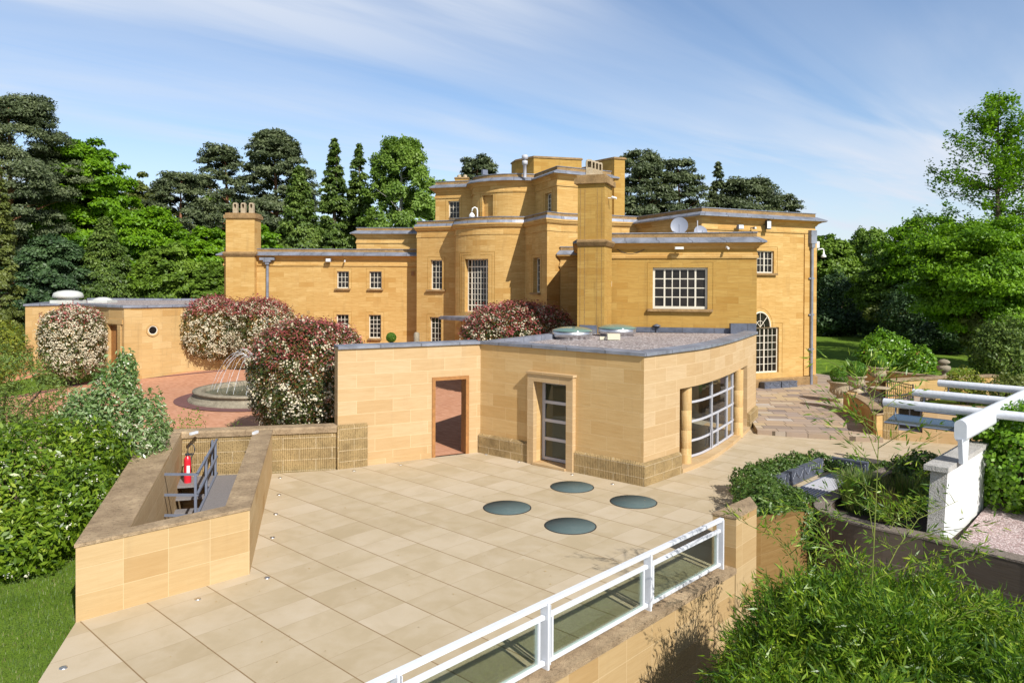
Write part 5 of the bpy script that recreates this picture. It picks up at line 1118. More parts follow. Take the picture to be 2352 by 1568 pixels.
for (z, l) in ((zb1 + .08, .16), (2.28, .26)):
    for (a, b) in ((-l, -.035), (l, -.035), (l, .035), (-l, .035)): p = c + bd * a + bn * b; vs.append((p.x, p.y, z))
mb.add(vs, [(0, 1, 5, 4), (1, 2, 6, 5), (2, 3, 7, 6), (3, 0, 4, 7)]); mb.build('bracket', 'white_paint', PG)
ends = [xy(P(2030, 918, 2.5)), xy(P(2097, 896, 2.5)), xy(P(2155, 875, 2.5)), xy(P(2200, 857, 2.5))]
dB = None
for k, e in enumerate(ends[:3]):
    E = Vector(e); along = (E - B0).dot(bd); J = B0 + bd * (along + .0); cd = (J - E).normalized(); J2 = J + cd * 2.6
    mb = MB(); mb.tube([(E.x, E.y, 2.45), (E.x + cd.x * .01, E.y + cd.y * .01, 2.45), (J2.x, J2.y, 2.45)], [.088, .092, .092], 20); cb = mb.build('cross_beam', 'white_weathered', PG)
    Lg = (J - E).length; gz = 2.18; mb = MB(); c = E + cd * (Lg / 2 + .12) - bd * .30; tl = .35
    vs = []
    for (a, b, z) in ((-Lg / 2 + .1, -.34, gz - .05), (Lg / 2 - .2, -.34, gz - .05), (Lg / 2 - .2, .34, gz + .04), (-Lg / 2 + .1, .34, gz + .04)):
        p = c + cd * a + bd * b; vs.append((p.x, p.y, z))
    vs += [(x, y, z - .016) for x, y, z in vs]; mb.add(vs, [(0, 1, 2, 3), (7, 6, 5, 4), (0, 4, 5, 1), (1, 5, 6, 2), (2, 6, 7, 3), (3, 7, 4, 0)]); mb.build('glass_louvre', 'pergola_glass', cb)
    mb = MB()
    for a in (.25, Lg - .4): p = E + cd * a; mb.tube([(p.x, p.y, 2.4), (p.x - bd.x * .05, p.y - bd.y * .05, gz + .03)], .018, 6)
    p0 = c - bd * .345; q = p0 - cd * (Lg / 2 - .1); r_ = p0 + cd * (Lg / 2 - .2); mb.tube([(q.x, q.y, gz - .06), (r_.x, r_.y, gz - .06)], .02, 4, smooth=False); mb.build('hanger', 'steel_grey', cb)
    for a in (1.0, 1.9):
        pass
# court wall, curved wall, window
CW = thing('court_wall', 'curved sandstone wall with coping beside the flagged terrace, ending in a ribbed pier', 'wall', (12.3, 25, 0))
cwp = [(13.0, 28.35), (12.85, 27.2), (12.45, 25.6), (11.9, 24.2), xy(P(2028, 1008, 0))]; cwp = smooth(cwp, 3); zc2 = .87
mb = MB(); wallboth(mb, cwp[::-1], -.05, zc2 - .06, -.0) if False else None
sweep(mb, cwp, [(0, -.05), (0, zc2 - .06)]); n = len(cwp); ofs = offset(cwp, -.32); sweep(mb, [xy(p) for p in ofs][::-1], [(0, -.05), (0, zc2 - .06)])
mb.prism([cwp[0], (cwp[0][0] + .34, cwp[0][1] + .03), (cwp[0][0] + .34, cwp[0][1] + .5), (cwp[0][0] - .02, cwp[0][1] + .5)], -.05, zc2 + .02); mb.build('wall', 'outbuilding_stone', CW)
mb = MB(); sweep(mb, cwp, [(0, zc2 - .07), (.04, zc2 - .06), (.04, zc2), (-.36, zc2), (-.36, zc2 - .07)]); mb.build('coping', 'weathered_coping', CW)
f0 = Vector(xy(P(2028, 1008, 0))); f1 = Vector(xy(P(2201, 1021, 0))); fd = (f1 - f0).normalized(); Ff = Face([xy(f0), xy(f0 + fd * 6)])
FWt = thing('pool_room_wall', 'low pale sandstone wall with a grey framed window under the pergola', 'wall', (13, 23.4, 0)); zf = 1.15
ow = (Ff.su(2066), Ff.su(2122), Ff.zv(Ff.su(2095), 992), zf - .1); mb = MB(); Ff.wall(mb, -.05, zf, [ow], depth=.35); fn = Vector((fd.y, -fd.x))
mb.build('wall', 'pavilion_stone', FWt); mb = MB(); mb.prism([xy(f0 + fn * .02), xy(f0 + fd * .45 + fn * .02), xy(f0 + fd * .45 - fn * .02), xy(f0 - fn * .02)], -.05, zf - .01); mb.build('pier', 'ribbed_stone', FWt)
window(FWt, Ff, ow, 2, 1, depth=.25, fw=.05, bw=.04, sill=False, mat='steel_grey'); mb = MB(); q = f0 + fd * 3 - fn * .2; mb.box((q.x, q.y, zf + .03), (6, .42, .06), fd); mb.build('coping', 'weathered_coping', FWt)
def iron(name, label, path, h=.95, z=.15):
    T = thing(name, label, 'railing', (path[0][0], path[0][1], z)); L = plen(path); fc = Face(path); mb = MB()
    for zz_ in (z + h, z + .12, z + h - .12): mb.tube([(p[0], p[1], zz_) for p in path], .02 if zz_ == z + h else .013, 6)
    mb.build('rail', 'black_metal', T); mb = MB(); s = 0; k = 0
    while s < L[-1]:
        p = fc.at(s); mb.tube([(p.x, p.y, z + .1), (p.x, p.y, z + h)], .010, 5)
        t, n = fc.frame(s)
        c = p + t * .07; pts = [(c.x + t.x * .055 * math.cos(q * math.pi / 5), c.y + t.y * .055 * math.cos(q * math.pi / 5), z + h * (.45 if k % 2 else .62) + .09 * math.sin(q * math.pi / 5)) for q in range(11)]; mb.tube(pts, .008, 4, caps=False)
        s += .14; k += 1
    mb.build('scrollwork', 'black_metal', T)
    for s in (0, L[-1]): mb = MB(); p = fc.at(s); mb.box((p.x, p.y, z + h / 2 + .02), (.04, .04, h + .06)); mb.build('post', 'black_metal', T)
iron('iron_railing', 'black wrought iron railing curving down behind the court wall next to the urns', smooth([(13.9, 29.2), (13.7, 27.8), (13.3, 26.4)], 4))
iron('iron_railing', 'black wrought iron railing running back toward the pergola beam ends', smooth([(13.4, 26.3), (14.1, 26.6), (14.9, 27.4)], 4))
iron('iron_railing', 'ornate black wrought iron panel behind the round garden table', [(15.75, 30.9), (15.9, 29.2)])
# table and chair
T = thing('garden_table', 'small round stone-topped garden table on iron legs beside the iron railing', 'table', (15.0, 30.0, .15)); MB().lathe((15, 30, .87), [(.38, 0), (.40, .015), (.40, .035), (.37, .045)], 28).build('table_top', 'urn_stone', T)
for k in range(3):
    a = 2 * math.pi * k / 3 + .4; mb = MB(); mb.tube([(15 + .28 * math.cos(a), 30 + .28 * math.sin(a), .87), (15 + .10 * math.cos(a), 30 + .10 * math.sin(a), .5), (15 + .3 * math.cos(a), 30 + .3 * math.sin(a), .15)], .016, 6); mb.build('leg', 'black_metal', T)
T = thing('garden_chair', 'brown fabric garden chair facing the small round table', 'chair', (14.55, 30.6, .15)); mb = MB(); t = Vector((.9, .3)).normalized()
mb.box((14.5, 30.7, .85), (.50, .03, .55), t); mb.build('backrest', 'sling', T); MB().box((14.58, 30.45, .58), (.5, .46, .03), t).build('seat', 'sling', T)
for a, b in ((-.24, -.2), (.24, -.2), (-.24, .24), (.24, .24)): MB().tube([(14.55 + t.x * a - t.y * b, 30.5 + t.y * a + t.x * b, .15), (14.55 + t.x * a - t.y * b * .8, 30.5 + t.y * a + t.x * b * .8, 1.1 if b > 0 else .6)], .014, 6).build('leg', 'black_metal', T)
# background garden walls
def gwall(name, label, pts, h, th=.38, mat='outbuilding_stone'):
    T = thing(name, label, 'wall', (*pts[0], 0)); mb = MB(); sweep(mb, pts, [(0, -.1), (0, h - .07)]); sweep(mb, [xy(p) for p in offset(pts, -th)][::-1], [(0, -.1), (0, h - .07)]); mb.build('wall', mat, T)
    mb = MB(); sweep(mb, pts, [(0, h - .08), (.05, h - .07), (.05, h), (-th - .05, h), (-th - .05, h - .08)]); mb.build('coping', 'weathered_coping', T)
gwall('garden_wall', 'nearer low stone garden wall with pale coping, behind the round table', [(16.2, 31.9), (17.6, 32.5), (19.4, 33.2), (22.5, 34)], .95)
gwall('garden_wall', 'farther low stone garden wall in shade at the edge of the lawn', [(18.2, 38.2), (19.2, 36.6), (20.4, 34.9)], .75)
# urns with box balls
def boxball(T, c, r, sz=.9, seed=1):
    rg = np.random.default_rng(seed); C, N = blob(rg, 3800, c, (r, r, r * sz), shell=.86); return np_quads('topiary_ball', leaves(rg, C, N, .05, .6, .7), 'box_leaf', T)
def urn(x, y, z, s, label, pedestal=0, seed=1, ball=.40):
    T = thing('stone_urn', label, 'urn', (x, y, z)); mb = MB()
    if pedestal: mb.box((x, y, z + pedestal / 2), (.62, .62, pedestal), (.9, .4)); mb.box((x, y, z + pedestal - .04), (.72, .72, .08), (.9, .4)); mb.build('pedestal', 'outbuilding_stone', T); mb = MB(); z += pedestal
    mb.box((x, y, z + .04 * s), (.62 * s, .62 * s, .08 * s), (.9, .4)); mb.lathe((x, y, z), [(.27 * s, .08 * s), (.25 * s, .13 * s), (.14 * s, .19 * s), (.13 * s, .25 * s), (.20 * s, .29 * s), (.36 * s, .40 * s), (.40 * s, .52 * s), (.38 * s, .66 * s), (.42 * s, .78 * s), (.52 * s, .84 * s), (.53 * s, .88 * s), (.47 * s, .89 * s), (.40 * s, .84 * s), (0, .83 * s)], 36)
    for k in range(18): a = 2 * math.pi * k / 18; mb.tube([(x + .24 * s * math.cos(a), y + .24 * s * math.sin(a), z + .30 * s), (x + .39 * s * math.cos(a), y + .39 * s * math.sin(a), z + .44 * s), (x + .405 * s * math.cos(a), y + .405 * s * math.sin(a), z + .56 * s)], [.02 * s, .035 * s, .012 * s], 6)
    mb.build('urn', 'urn_stone', T); boxball(T, (x, y, z + .83 * s + ball * .75), ball, .9, seed)
urn(13.85, 31.1, .15, .98, 'large weathered stone urn with clipped box ball standing on the flagged terrace, leftmost of three', 0, 1, .40)
urn(13.45, 28.75, zc2 + .02, .72, 'smaller stone urn with clipped box ball on the end pier of the curved court wall', 0, 2, .37)
urn(16.4, 33.0, .15, .82, 'wide stone bowl with clipped box ball on a square pedestal, farthest of the urns', .55, 3, .34)
T = thing('stone_finial', 'grey stone urn finial without planting on the end of the far garden wall', 'finial', (20.4, 34.8, .75)); MB().lathe((20.4, 34.8, .75), [(.2, 0), (.2, .08), (.09, .12), (.08, .2), (.22, .28), (.30, .4), (.28, .52), (.12, .58), (.12, .62), (.24, .66), (.26, .74), (.15, .82), (.0, .86)], 24).build('finial', 'fountain_stone', T)
# lead planters by the french window
for (u0, u1, l) in ((1741, 1777.5, 'small lead planter under the french window, nearer the pavilion'), (1780, 1815, 'small lead planter under the french window, nearer the drainpipe')):
    pa, pb = Wf.at(Wf.su(u0)), Wf.at(Wf.su(u1)); t, n = Wf.frame(Wf.su(u0)); pa = pa + n * .5; pb = pb + n * .5; trough(xy(pa), xy(pb), .15, .30, .34, l, 1, 'small lead planters below the french window')
# topiary lollipop near the left wing
T = thing('topiary_tree', 'small clipped ball topiary showing just above the gate wall before the left wing', 'topiary', (-6.4, 39.5, .8)); MB().tube([(-6.4, 39.5, .8), (-6.4, 39.5, 2.2)], .05, 8).build('stem', 'bark_brown', T); q = D(898.5, 775, 39.5); boxball(T, (q.x, 39.5, q.z), .27, 1, 5)
MB().lathe((-6.4, 39.5, .8), [(.25, 0), (.32, .4), (.34, .42)], 16).build('pot', 'terracotta', T)
q = D(957, 768, 40.6); T = MB().lathe((q.x, 40.6, .8), [(.16, 0), (.16, q.z - .75), (.1, q.z - .68), (.0, q.z - .66)], 14).build('stone_bollard', 'fountain_stone'); tag(T, 'small round-topped stone bollard at the foot of the middle block, beside the topiary', 'bollard')
# ------------------------------------------------------------------ vegetation
def limb_tree(T, rg, base, top, r0, ends, bark, bend=.25, lr=.3):
    mb = MB(); b, t = Vector(base), Vector(top); m = b.lerp(t, .5) + Vector((rg.normal() * bend, rg.normal() * bend, 0)); pts = [b, b.lerp(m, .5) + Vector((0, 0, 0)), m, m.lerp(t, .5), t]
    mb.tube(pts, [r0, r0 * .85, r0 * .62, r0 * .38, r0 * .12], 9)
    def on(z):
        f = max(0, min(1, (z - b.z) / max(.01, t.z - b.z))) * 4; i = min(3, int(f)); return pts[i].lerp(pts[i + 1], f - i), r0 * (1 - .8 * f / 4)
    for e in ends:
        e = Vector(e); h = max(b.z + (t.z - b.z) * .15, e.z - math.hypot(e.x - b.x, e.y - b.y) * rg.uniform(.2, .7)); p, rr = on(min(h, t.z)); q = p.lerp(e, .5) + Vector((0, 0, rg.uniform(-.1, .25)))
        mb.tube([p, q, e], [rr * lr, rr * lr * .6, rr * lr * .2], 5, caps=False)
    return mb.build('trunk', bark, T)
def crown_clusters(kind, rg, w, h, zb):
    """returns arrays: centres (K,3) relative to the tree foot, radii (K,3)"""
    C = []; Rr = []
    if kind == 'broad':
        K = 240; hc = (h - zb) / 2
        for _ in range(K):
            d = rg.normal(size=3); d /= np.linalg.norm(d); q = rg.uniform(.15, 1) ** .5
            wob = .88 + .16 * rg.random()
            C.append((d[0] * q * w / 2 * .86 * wob, d[1] * q * w / 2 * .86 * wob, zb + hc + d[2] * q * hc * .92 * wob)); r = w * rg.uniform(.05, .11); Rr.append((r, r, r * .7))
    elif kind == 'pine':
        K = 300
        for i in range(K):
            t = rg.uniform(0, 1) ** .8; z = zb + (h - zb) * t; prof = math.sin(min(1, (1 - t) * 1.35 + .22) * math.pi / 2) * (.55 + .45 * min(1, t * 3)); a = rg.uniform(0, 2 * math.pi); q = rg.uniform(.3, 1) ** .6 * prof * w / 2 * rg.uniform(.8, 1.12)
            C.append((math.cos(a) * q, math.sin(a) * q, z)); r = w * rg.uniform(.04, .10); Rr.append((r, r, r * .65))
    elif kind == 'spire':
        K = 330
        for i in range(K):
            t = rg.uniform(0, 1) ** .75; z = zb + (h - zb) * (1 - (1 - t)) ; prof = (1 - t) ** .85 + .02; a = rg.uniform(0, 2 * math.pi); q = prof * w / 2 * rg.uniform(.55, 1.0)
            C.append((math.cos(a) * q, math.sin(a) * q, zb + (h - zb) * t)); r = w * (.032 + .095 * prof) * rg.uniform(.7, 1.2); Rr.append((r, r, r * .75))
    elif kind == 'birch':
        K = 260; hc = (h - zb) / 2
        for _ in range(K):
            t = rg.uniform(0, 1); prof = (math.sin(math.pi * (t * .82 + .12))) ** .7; a = rg.uniform(0, 2 * math.pi); q = rg.uniform(.1, 1) ** .5 * prof * w / 2
            C.append((math.cos(a) * q, math.sin(a) * q, zb + (h - zb) * t)); r = w * rg.uniform(.045, .10); Rr.append((r * .85, r * .85, r * 1.3))
    return np.array(C), np.array(Rr)
def tree(name, kind, label, cat, u, vt, wpx, Y, leaf, bark='bark_brown', n=11000, size=None, zb=None, base=None, flare=0, seed=0, aspect=.55, dens=1.0, group=None, r0=None, droop=0):
    rg = np.random.default_rng(seed + int(u * 7 + Y)); c = D(u, vt, Y); w = wpx * 1.12 * Y / F; b0 = (.5 if c.x < 4 else 0) if base is None else base; H = c.z - b0
    T = thing(name, label, cat, (c.x, Y, b0), group); zb = H * (.12 if kind in ('broad', 'birch') else .22 if kind == 'pine' else .04) if zb is None else zb
    C, Rr = crown_clusters(kind, rg, w, H * (.97 if kind != 'spire' else 1), zb); K = len(C); n = int(n * dens); wt = Rr[:, 0] ** 2; idx = rg.choice(K, n, p=wt / wt.sum())
    d = unit(rg.normal(size=(n, 3))); d[:, 2] = np.where(d[:, 2] < -.25, -d[:, 2] * .6, d[:, 2]); d = unit(d)
    q = rg.uniform(.40, 1.10, (n, 1)) + np.abs(rg.normal(0, .16, (n, 1))); Pp = C[idx] + d * Rr[idx] * q; cen = np.array([0, 0, zb + (H - zb) * .42]); out = unit((C[idx] - cen) / np.array([w / 2, w / 2, (H - zb) / 2]))
    N = unit(d * .6 + out * .55 + np.array([0, 0, .35])); sz = size or (Y * .0052)
    dirs = None
    if kind in ('spire',): dirs = d + np.array([0, 0, -.7])
    V = leaves(rg, Pp + np.array([c.x, Y, b0]), N, sz, aspect, .5, droop, dirs=dirs); rn_ = np.clip(rg.normal(.5, .16, n) + (rg.random(K)[idx] - .5) * .55, 0, 1)
    np_quads('crown', V, leaf, T, rnd=rn_)
    big = np.argsort(-wt)[:16]; ends = [tuple(C[i] + np.array([c.x, Y, b0])) for i in (rg.choice(K, min(K, 26), replace=False))]
    limb_tree(T, rg, (c.x, Y, b0 - .3), (c.x + rg.normal() * .2, Y, b0 + H * (.93 if kind != 'broad' else .8)), r0 or max(.14, H * .020), ends, bark)
    return T
TB = [
 ('pine_tree', 'pine', 'tallest dark pine, cut by the left edge of the picture', 28, 205, 270, 60, 'leaf_pine', 'bark_pine', 30000),
 ('pine_tree', 'pine', 'dark pine lower and right behind the tallest pine at the far left', 110, 330, 190, 66, 'leaf_pine', 'bark_pine', 15000),
 ('beech_tree', 'broad', 'tall bright green broadleaf tree right of the leftmost pine', 205, 282, 215, 64, 'leaf_bright', 'bark_brown', 24000),
 ('beech_tree', 'broad', 'olive-green round-topped tree between the bright broadleaf and the group of pines', 325, 368, 150, 74, 'leaf_olive', 'bark_brown', 13000),
 ('pine_tree', 'pine', 'mid-height pine with an orange trunk left of the open, gappy pine', 412, 390, 165, 70, 'leaf_pine', 'bark_pine', 11000),
 ('pine_tree', 'pine', 'open, gappy pine with sky showing through, left of the big domed pine', 505, 324, 150, 76, 'leaf_pine', 'bark_pine', 7500),
 ('pine_tree', 'pine', 'big dense domed pine above and behind the left chimney', 632, 297, 185, 80, 'leaf_pine', 'bark_pine', 20000),
 ('spruce_tree', 'spire', 'mid-green conifer with a spire top just right of the left chimney', 686, 385, 165, 60, 'leaf_spruce', 'bark_brown', 17000),
 ('spruce_tree', 'spire', 'tallest narrow dark spruce of the pair left of the birch', 768, 320, 125, 66, 'leaf_spruce', 'bark_brown', 15000),
 ('spruce_tree', 'spire', 'dark spruce immediately left of the birch, slightly lower than its twin', 824, 334, 125, 69, 'leaf_spruce', 'bark_brown', 14000),
 ('birch_tree', 'birch', 'light green airy birch left of the house tower', 922, 320, 165, 64, 'leaf_birch', 'bark_birch', 20000),
 ('beech_tree', 'broad', 'small piece of broadleaf tree between birch and tower', 1022, 393, 90, 76, 'leaf_mid', 'bark_brown', 6000),
 ('pine_tree', 'pine', 'rounded pine top rising behind the left part of the tower', 1098, 350, 125, 82, 'leaf_pine', 'bark_pine', 10000),
 ('pine_tree', 'pine', 'tall dark pine directly right of the tower chimney', 1470, 340, 180, 76, 'leaf_pine', 'bark_pine', 16000),
 ('pine_tree', 'pine', 'pine with visible orange trunk, second to the right of the tower', 1560, 362, 150, 78, 'leaf_pine', 'bark_pine', 8500),
 ('spruce_tree', 'spire', 'slim pointed conifer between the pines above the right wing', 1650, 374, 115, 80, 'leaf_pine', 'bark_brown', 7500),
 ('pine_tree', 'pine', 'wide low pine above the right wing, right of the pointed conifer', 1722, 408, 195, 80, 'leaf_pine', 'bark_pine', 12000),
 ('pine_tree', 'pine', 'last pine at the right, sinking behind the corner of the right wing', 1795, 444, 125, 82, 'leaf_pine', 'bark_pine', 6000),
 # middle layer left
 ('maple_tree', 'broad', 'bright green broadleaf tree below the pines, left of the left chimney', 335, 440, 190, 60, 'leaf_bright', 'bark_brown', 15000),
 ('maple_tree', 'broad', 'bright green tree whose crown touches the left side of the left chimney', 475, 500, 150, 56, 'leaf_bright', 'bark_brown', 13000),
 ('maple_tree', 'broad', 'bright green tree peeping out right of the left chimney', 605, 488, 100, 54, 'leaf_bright', 'bark_brown', 8000),
 ('holly_tree', 'broad', 'dark glossy evergreen behind the dome vent of the outbuilding', 120, 525, 190, 51, 'leaf_dark', 'bark_brown', 15000),
 ('yew_tree', 'spire', 'olive-grey rounded conifer behind the roof of the outbuilding', 240, 500, 170, 52, 'leaf_spruce', 'bark_brown', 14000),
 ('maple_tree', 'broad', 'mid-green tree between outbuilding roof and left chimney', 400, 545, 180, 54, 'leaf_mid', 'bark_brown', 14000),
 ('holly_tree', 'broad', 'small dark evergreen at the foot of the trees beside the left chimney', 490, 590, 100, 51, 'leaf_mid', 'bark_brown', 7000),
 ('cypress_tree', 'spire', 'golden-green cypress cut by the left edge of the picture', -8, 370, 120, 38, 'leaf_olive', 'bark_brown', 14000),
 # right
 ('maple_tree', 'broad', 'mid-green tree immediately right of the right wing corner', 1895, 520, 150, 84, 'leaf_mid', 'bark_brown', 12000),
 ('birch_tree', 'birch', 'pale green birch in the gap of the skyline on the right', 2000, 532, 120, 92, 'leaf_birch', 'bark_birch', 9000),
 ('oak_tree', 'broad', 'fresh green tree left of the tall open tree on the right', 2125, 478, 200, 70, 'leaf_bright', 'bark_brown', 14000),
 ('oak_tree', 'broad', 'darker broadleaf tree lower down behind the lawn, middle of the right side', 2050, 575, 170, 72, 'leaf_mid', 'bark_brown', 12000),
 ('maple_tree', 'broad', 'large vivid green tree below the tall open tree at the right edge', 2262, 482, 330, 47, 'leaf_bright', 'bark_brown', 32000),
 ('maple_tree', 'broad', 'yellow-green maple low on the right above the far garden walls', 2262, 672, 120, 46, 'leaf_olive', 'bark_brown', 8000),
]
for i, (nm, kd_, lb, u, v, w, Y, lf_, bk_, n_) in enumerate(TB):
    tree(nm, kd_, lb, 'tree', u, v, w, Y, lf_, bk_, n=int(n_ * 4.0), seed=i, aspect=.55 if kd_ != 'pine' else .42, size=Y * (.0046 if kd_ in ('broad',) else .0040), droop=.5 if kd_ == 'birch' else 0)
# tall open tree on the right: ascending limbs with tufts
def open_tree():
    rg = np.random.default_rng(11); Y = 52; c = D(2295, 210, Y); H = c.z; T = thing('open_tree', 'tall open broadleaf tree with leaf tufts against the sky at the right edge', 'tree', (c.x, Y, 0)); mb = MB()
    mb.tube([(c.x, Y, -.3), (c.x + .1, Y, H * .4), (c.x - .1, Y, H * .7), (c.x, Y, H)], [.28, .2, .1, .02], 9); Cs = []
    for k in range(120):
        z = H * rg.uniform(.32, .97); a = rg.uniform(0, 2 * math.pi); L = (H - z) * .62 + .5; L *= rg.uniform(.6, 1.1); L = min(L, 6.4); e = Vector((c.x + math.cos(a) * L, Y + math.sin(a) * L, z + L * rg.uniform(.25, .6))); s = Vector((c.x, Y, z)); m = s.lerp(e, .5) - Vector((0, 0, L * .06)); rr = .05 * (1 - z / H) + .02
        mb.tube([s, m, e], [rr, rr * .6, .008], 5, caps=False)
        for q in np.linspace(.2, 1.0, 9 + int(L * 2.4)): p = (s.lerp(m, q * 2) if q < .5 else m.lerp(e, q * 2 - 1)); Cs.append(p + Vector(rg.normal(size=3) * .20))
    mb.build('trunk', 'bark_brown', T); Cs = np.array([tuple(x) for x in Cs]); n = len(Cs) * 13; idx = np.repeat(np.arange(len(Cs)), 13); Pp = Cs[idx] + rg.normal(size=(n, 3)) * .15
    np_quads('crown', leaves(rg, Pp, np.tile([0, 0, 1.], (n, 1)), .21, .6, .8), 'leaf_bright', T)
open_tree()
# shrubs: list of ellipsoids
def shrub(name, label, cat, ells, leaf, n, size, aspect=.5, seed=0, extra=(), base=0.0, shell=.8, jitter=.55, group=None, trunk=True, lump=.16, dirs=None, interior=.15):
    rg = np.random.default_rng(seed); c0 = np.array(ells[0][0]); T = thing(name, label, cat, (c0[0], c0[1], base), group); vols = np.array([e[1][0] * e[1][1] + e[1][0] * e[1][2] for e in ells]); out = []
    Ps, Ns = [], []
    for e, k in zip(ells, (n * vols / vols.sum()).astype(int)):
        d = unit(rg.normal(size=(k, 3))); r = np.array(e[1]); pw = e[2] if len(e) > 2 else 2.0
        dd = d / (np.abs(d) ** pw).sum(1, keepdims=True) ** (1 / pw); f = 1 + lump * (np.sin(d[:, 0] * 5 + seed) * np.sin(d[:, 1] * 6 + 1) + .6 * np.sin(d[:, 2] * 9 + d[:, 0] * 7)) * .7
        q = np.where(rg.random(k) < interior, rg.uniform(min(.4, shell * .5), shell, k), rg.uniform(shell, 1.0, k)) * f; p = dd * q[:, None] * r; Ps.append(p + np.array(e[0])); Ns.append(unit(dd / r * r.min()))
    Pp, N = np.concatenate(Ps), np.concatenate(Ns); keep = np.ones(len(Pp), bool)
    for e in ells:    # drop leaves deep inside another lobe
        q = ((Pp - np.array(e[0])) / np.array(e[1])); keep &= (q ** 2).sum(1) > .30
    keep &= Pp[:, 2] > base - .05
    Pp, N = Pp[keep], N[keep]; m = len(Pp); V = leaves(rg, Pp, unit(N + np.array([0, 0, .25])), size, aspect, jitter, dirs=None if dirs is None else (np.tile(dirs, (m, 1)) + rg.normal(size=(m, 3)) * .7)); np_quads('foliage', V, leaf, T)
    for (nm, mat, k, sz, fz, asp, cl) in extra:      # flowers / coloured tips on the surface: k clusters of cl pieces
        sel = rg.choice(m, min(m, k * 4), replace=False); q = Pp[sel]; w = fz(q, N[sel]); w = w / w.sum(); pick = rg.choice(len(sel), min(k, (w > 0).sum()), replace=False, p=w); cc = q[pick] + N[sel][pick] * sz * .8; nn = N[sel][pick]
        idx = np.repeat(np.arange(len(cc)), cl); sp = sz * (1.3 if cl > 1 else 0); pp = cc[idx] + rg.normal(size=(len(idx), 3)) * sp; np_quads(nm, leaves(rg, pp, unit(nn[idx] + [0, 0, .5]), sz * 1.5, asp, .45), mat, T, kind='stuff')
    if trunk:
        mb = MB(); zt = ells[0][0][2]
        for k in range(4): a = k * 1.6 + seed; mb.tube([(c0[0] + .1 * math.cos(a), c0[1] + .1 * math.sin(a), base - .2), (c0[0] + .3 * math.cos(a), c0[1] + .3 * math.sin(a), (base + zt) / 2), (c0[0] + .6 * ells[0][1][0] * math.cos(a), c0[1] + .6 * ells[0][1][1] * math.sin(a), zt + .2)], [.08, .06, .02], 7)
        mb.build('trunk', 'bark_brown', T)
    return T
def topw(z0, z1, lo=.02): return lambda q, N: np.clip((q[:, 2] - z0) / (z1 - z0), lo, 1) ** 1.5
def allw(q, N): return np.ones(len(q))
# photinia
def phot(label, u, vt, wpx, Y, depth, zb, seed, n, red, cream, green='leaf_photinia', redlo=.55, size=.15, lobes=None, creamtop=0.0):
    c = D(u, vt, Y); w = wpx * Y / F / 2; h = c.z - zb; z0 = zb + .35; ells = lobes(c, w, h, zb, depth) if lobes else [((c.x, Y, z0 + (c.z - z0) / 2), (w, depth, (c.z - z0) / 2), 2.7)]
    ex = []
    if red: ex.append(('red_shoots', 'leaf_red', red, size * .55, topw(zb + h * redlo, c.z, .0), .42, 4))
    ex.append(('blossom', 'blossom_cream', int(cream * 1.25), .046, (lambda q, N: np.clip(1.25 - np.abs((q[:, 2] - zb) / h - .5) * 1.3, .05, 1)) if not creamtop else allw, .8, 13))
    return shrub('photinia_bush', label, 'bush', ells, green, n, size, .36, seed, ex, base=zb, shell=.86, lump=.05, group='clipped photinia bushes round the forecourt')
phot('clipped photinia covered in cream blossom, leftmost, in front of the outbuilding door', 168, 706, 126, 33.6, 1.35, .45, 21, 9000, 260, 900, creamtop=1, redlo=.75)
phot('long double-domed photinia with cream blossom below the left chimney', 548, 684, 246, 38.0, 1.8, .8, 22, 17000, 1500, 1500, redlo=.72, lobes=lambda c, w, h, zb, d: [((c.x - w * .42, 38, zb + .3 + (h - .3) / 2), (w * .58, d, (h - .3) / 2), 2.6), ((c.x + w * .38, 38.2, zb + .3 + (h - .3) / 2 - .05), (w * .62, d, (h - .35) / 2), 2.6)])
phot('nearest tall photinia with red tips, standing behind the low ribbed wall', 712, 736, 262, 22.6, 1.7, .05, 23, 30000, 1500, 520, redlo=.62, size=.115)
phot('photinia with red top seen over the gravel roof of the pavilion', 1195, 699, 262, 32.5, 2.3, .6, 24, 22000, 1900, 900, redlo=.55)
# big laurel-like shrub on the left
shrub('laurel_bush', 'big glossy bright green bush with small white flower heads left of the stair enclosure', 'bush', [((-9.7, 14.9, 1.0), (1.7, 1.8, 1.25)), ((-11.2, 14.8, .9), (1.4, 1.6, 1.2)), ((-8.15, 13.9, .75), (.75, 1.0, .85)), ((-10.4, 13.5, .5), (1.3, 1.2, .9)), ((-8.65, 12.95, .4), (.85, .85, .65)), ((-9.9, 12.6, .35), (1.1, .8, .7)), ((-9.0, 15.6, 1.35), (.8, .8, .8))],
      'leaf_laurel', 46000, .135, .37, 31, [('flower_heads', 'blossom_white', 460, .022, allw, .9, 7)], base=-.2, shell=.72, lump=.24, jitter=.7, interior=.3)
shrub('viburnum_bush', 'taller silvery green bush with pale blossom behind the stair enclosure, right of the glossy bush', 'bush', [((-8.95, 16.6, 2.1), (.62, .75, 1.15)), ((-9.4, 16.3, 1.7), (.8, .8, .95)), ((-8.45, 16.9, 1.55), (.60, .8, 1.0)), ((-8.75, 16.7, 2.95), (.28, .35, .55))],
      'leaf_silver', 17000, .115, .36, 36, [('flower_heads', 'blossom_white', 150, .026, allw, .9, 7)], base=0, shell=.7, lump=.25, jitter=.7, interior=.3)
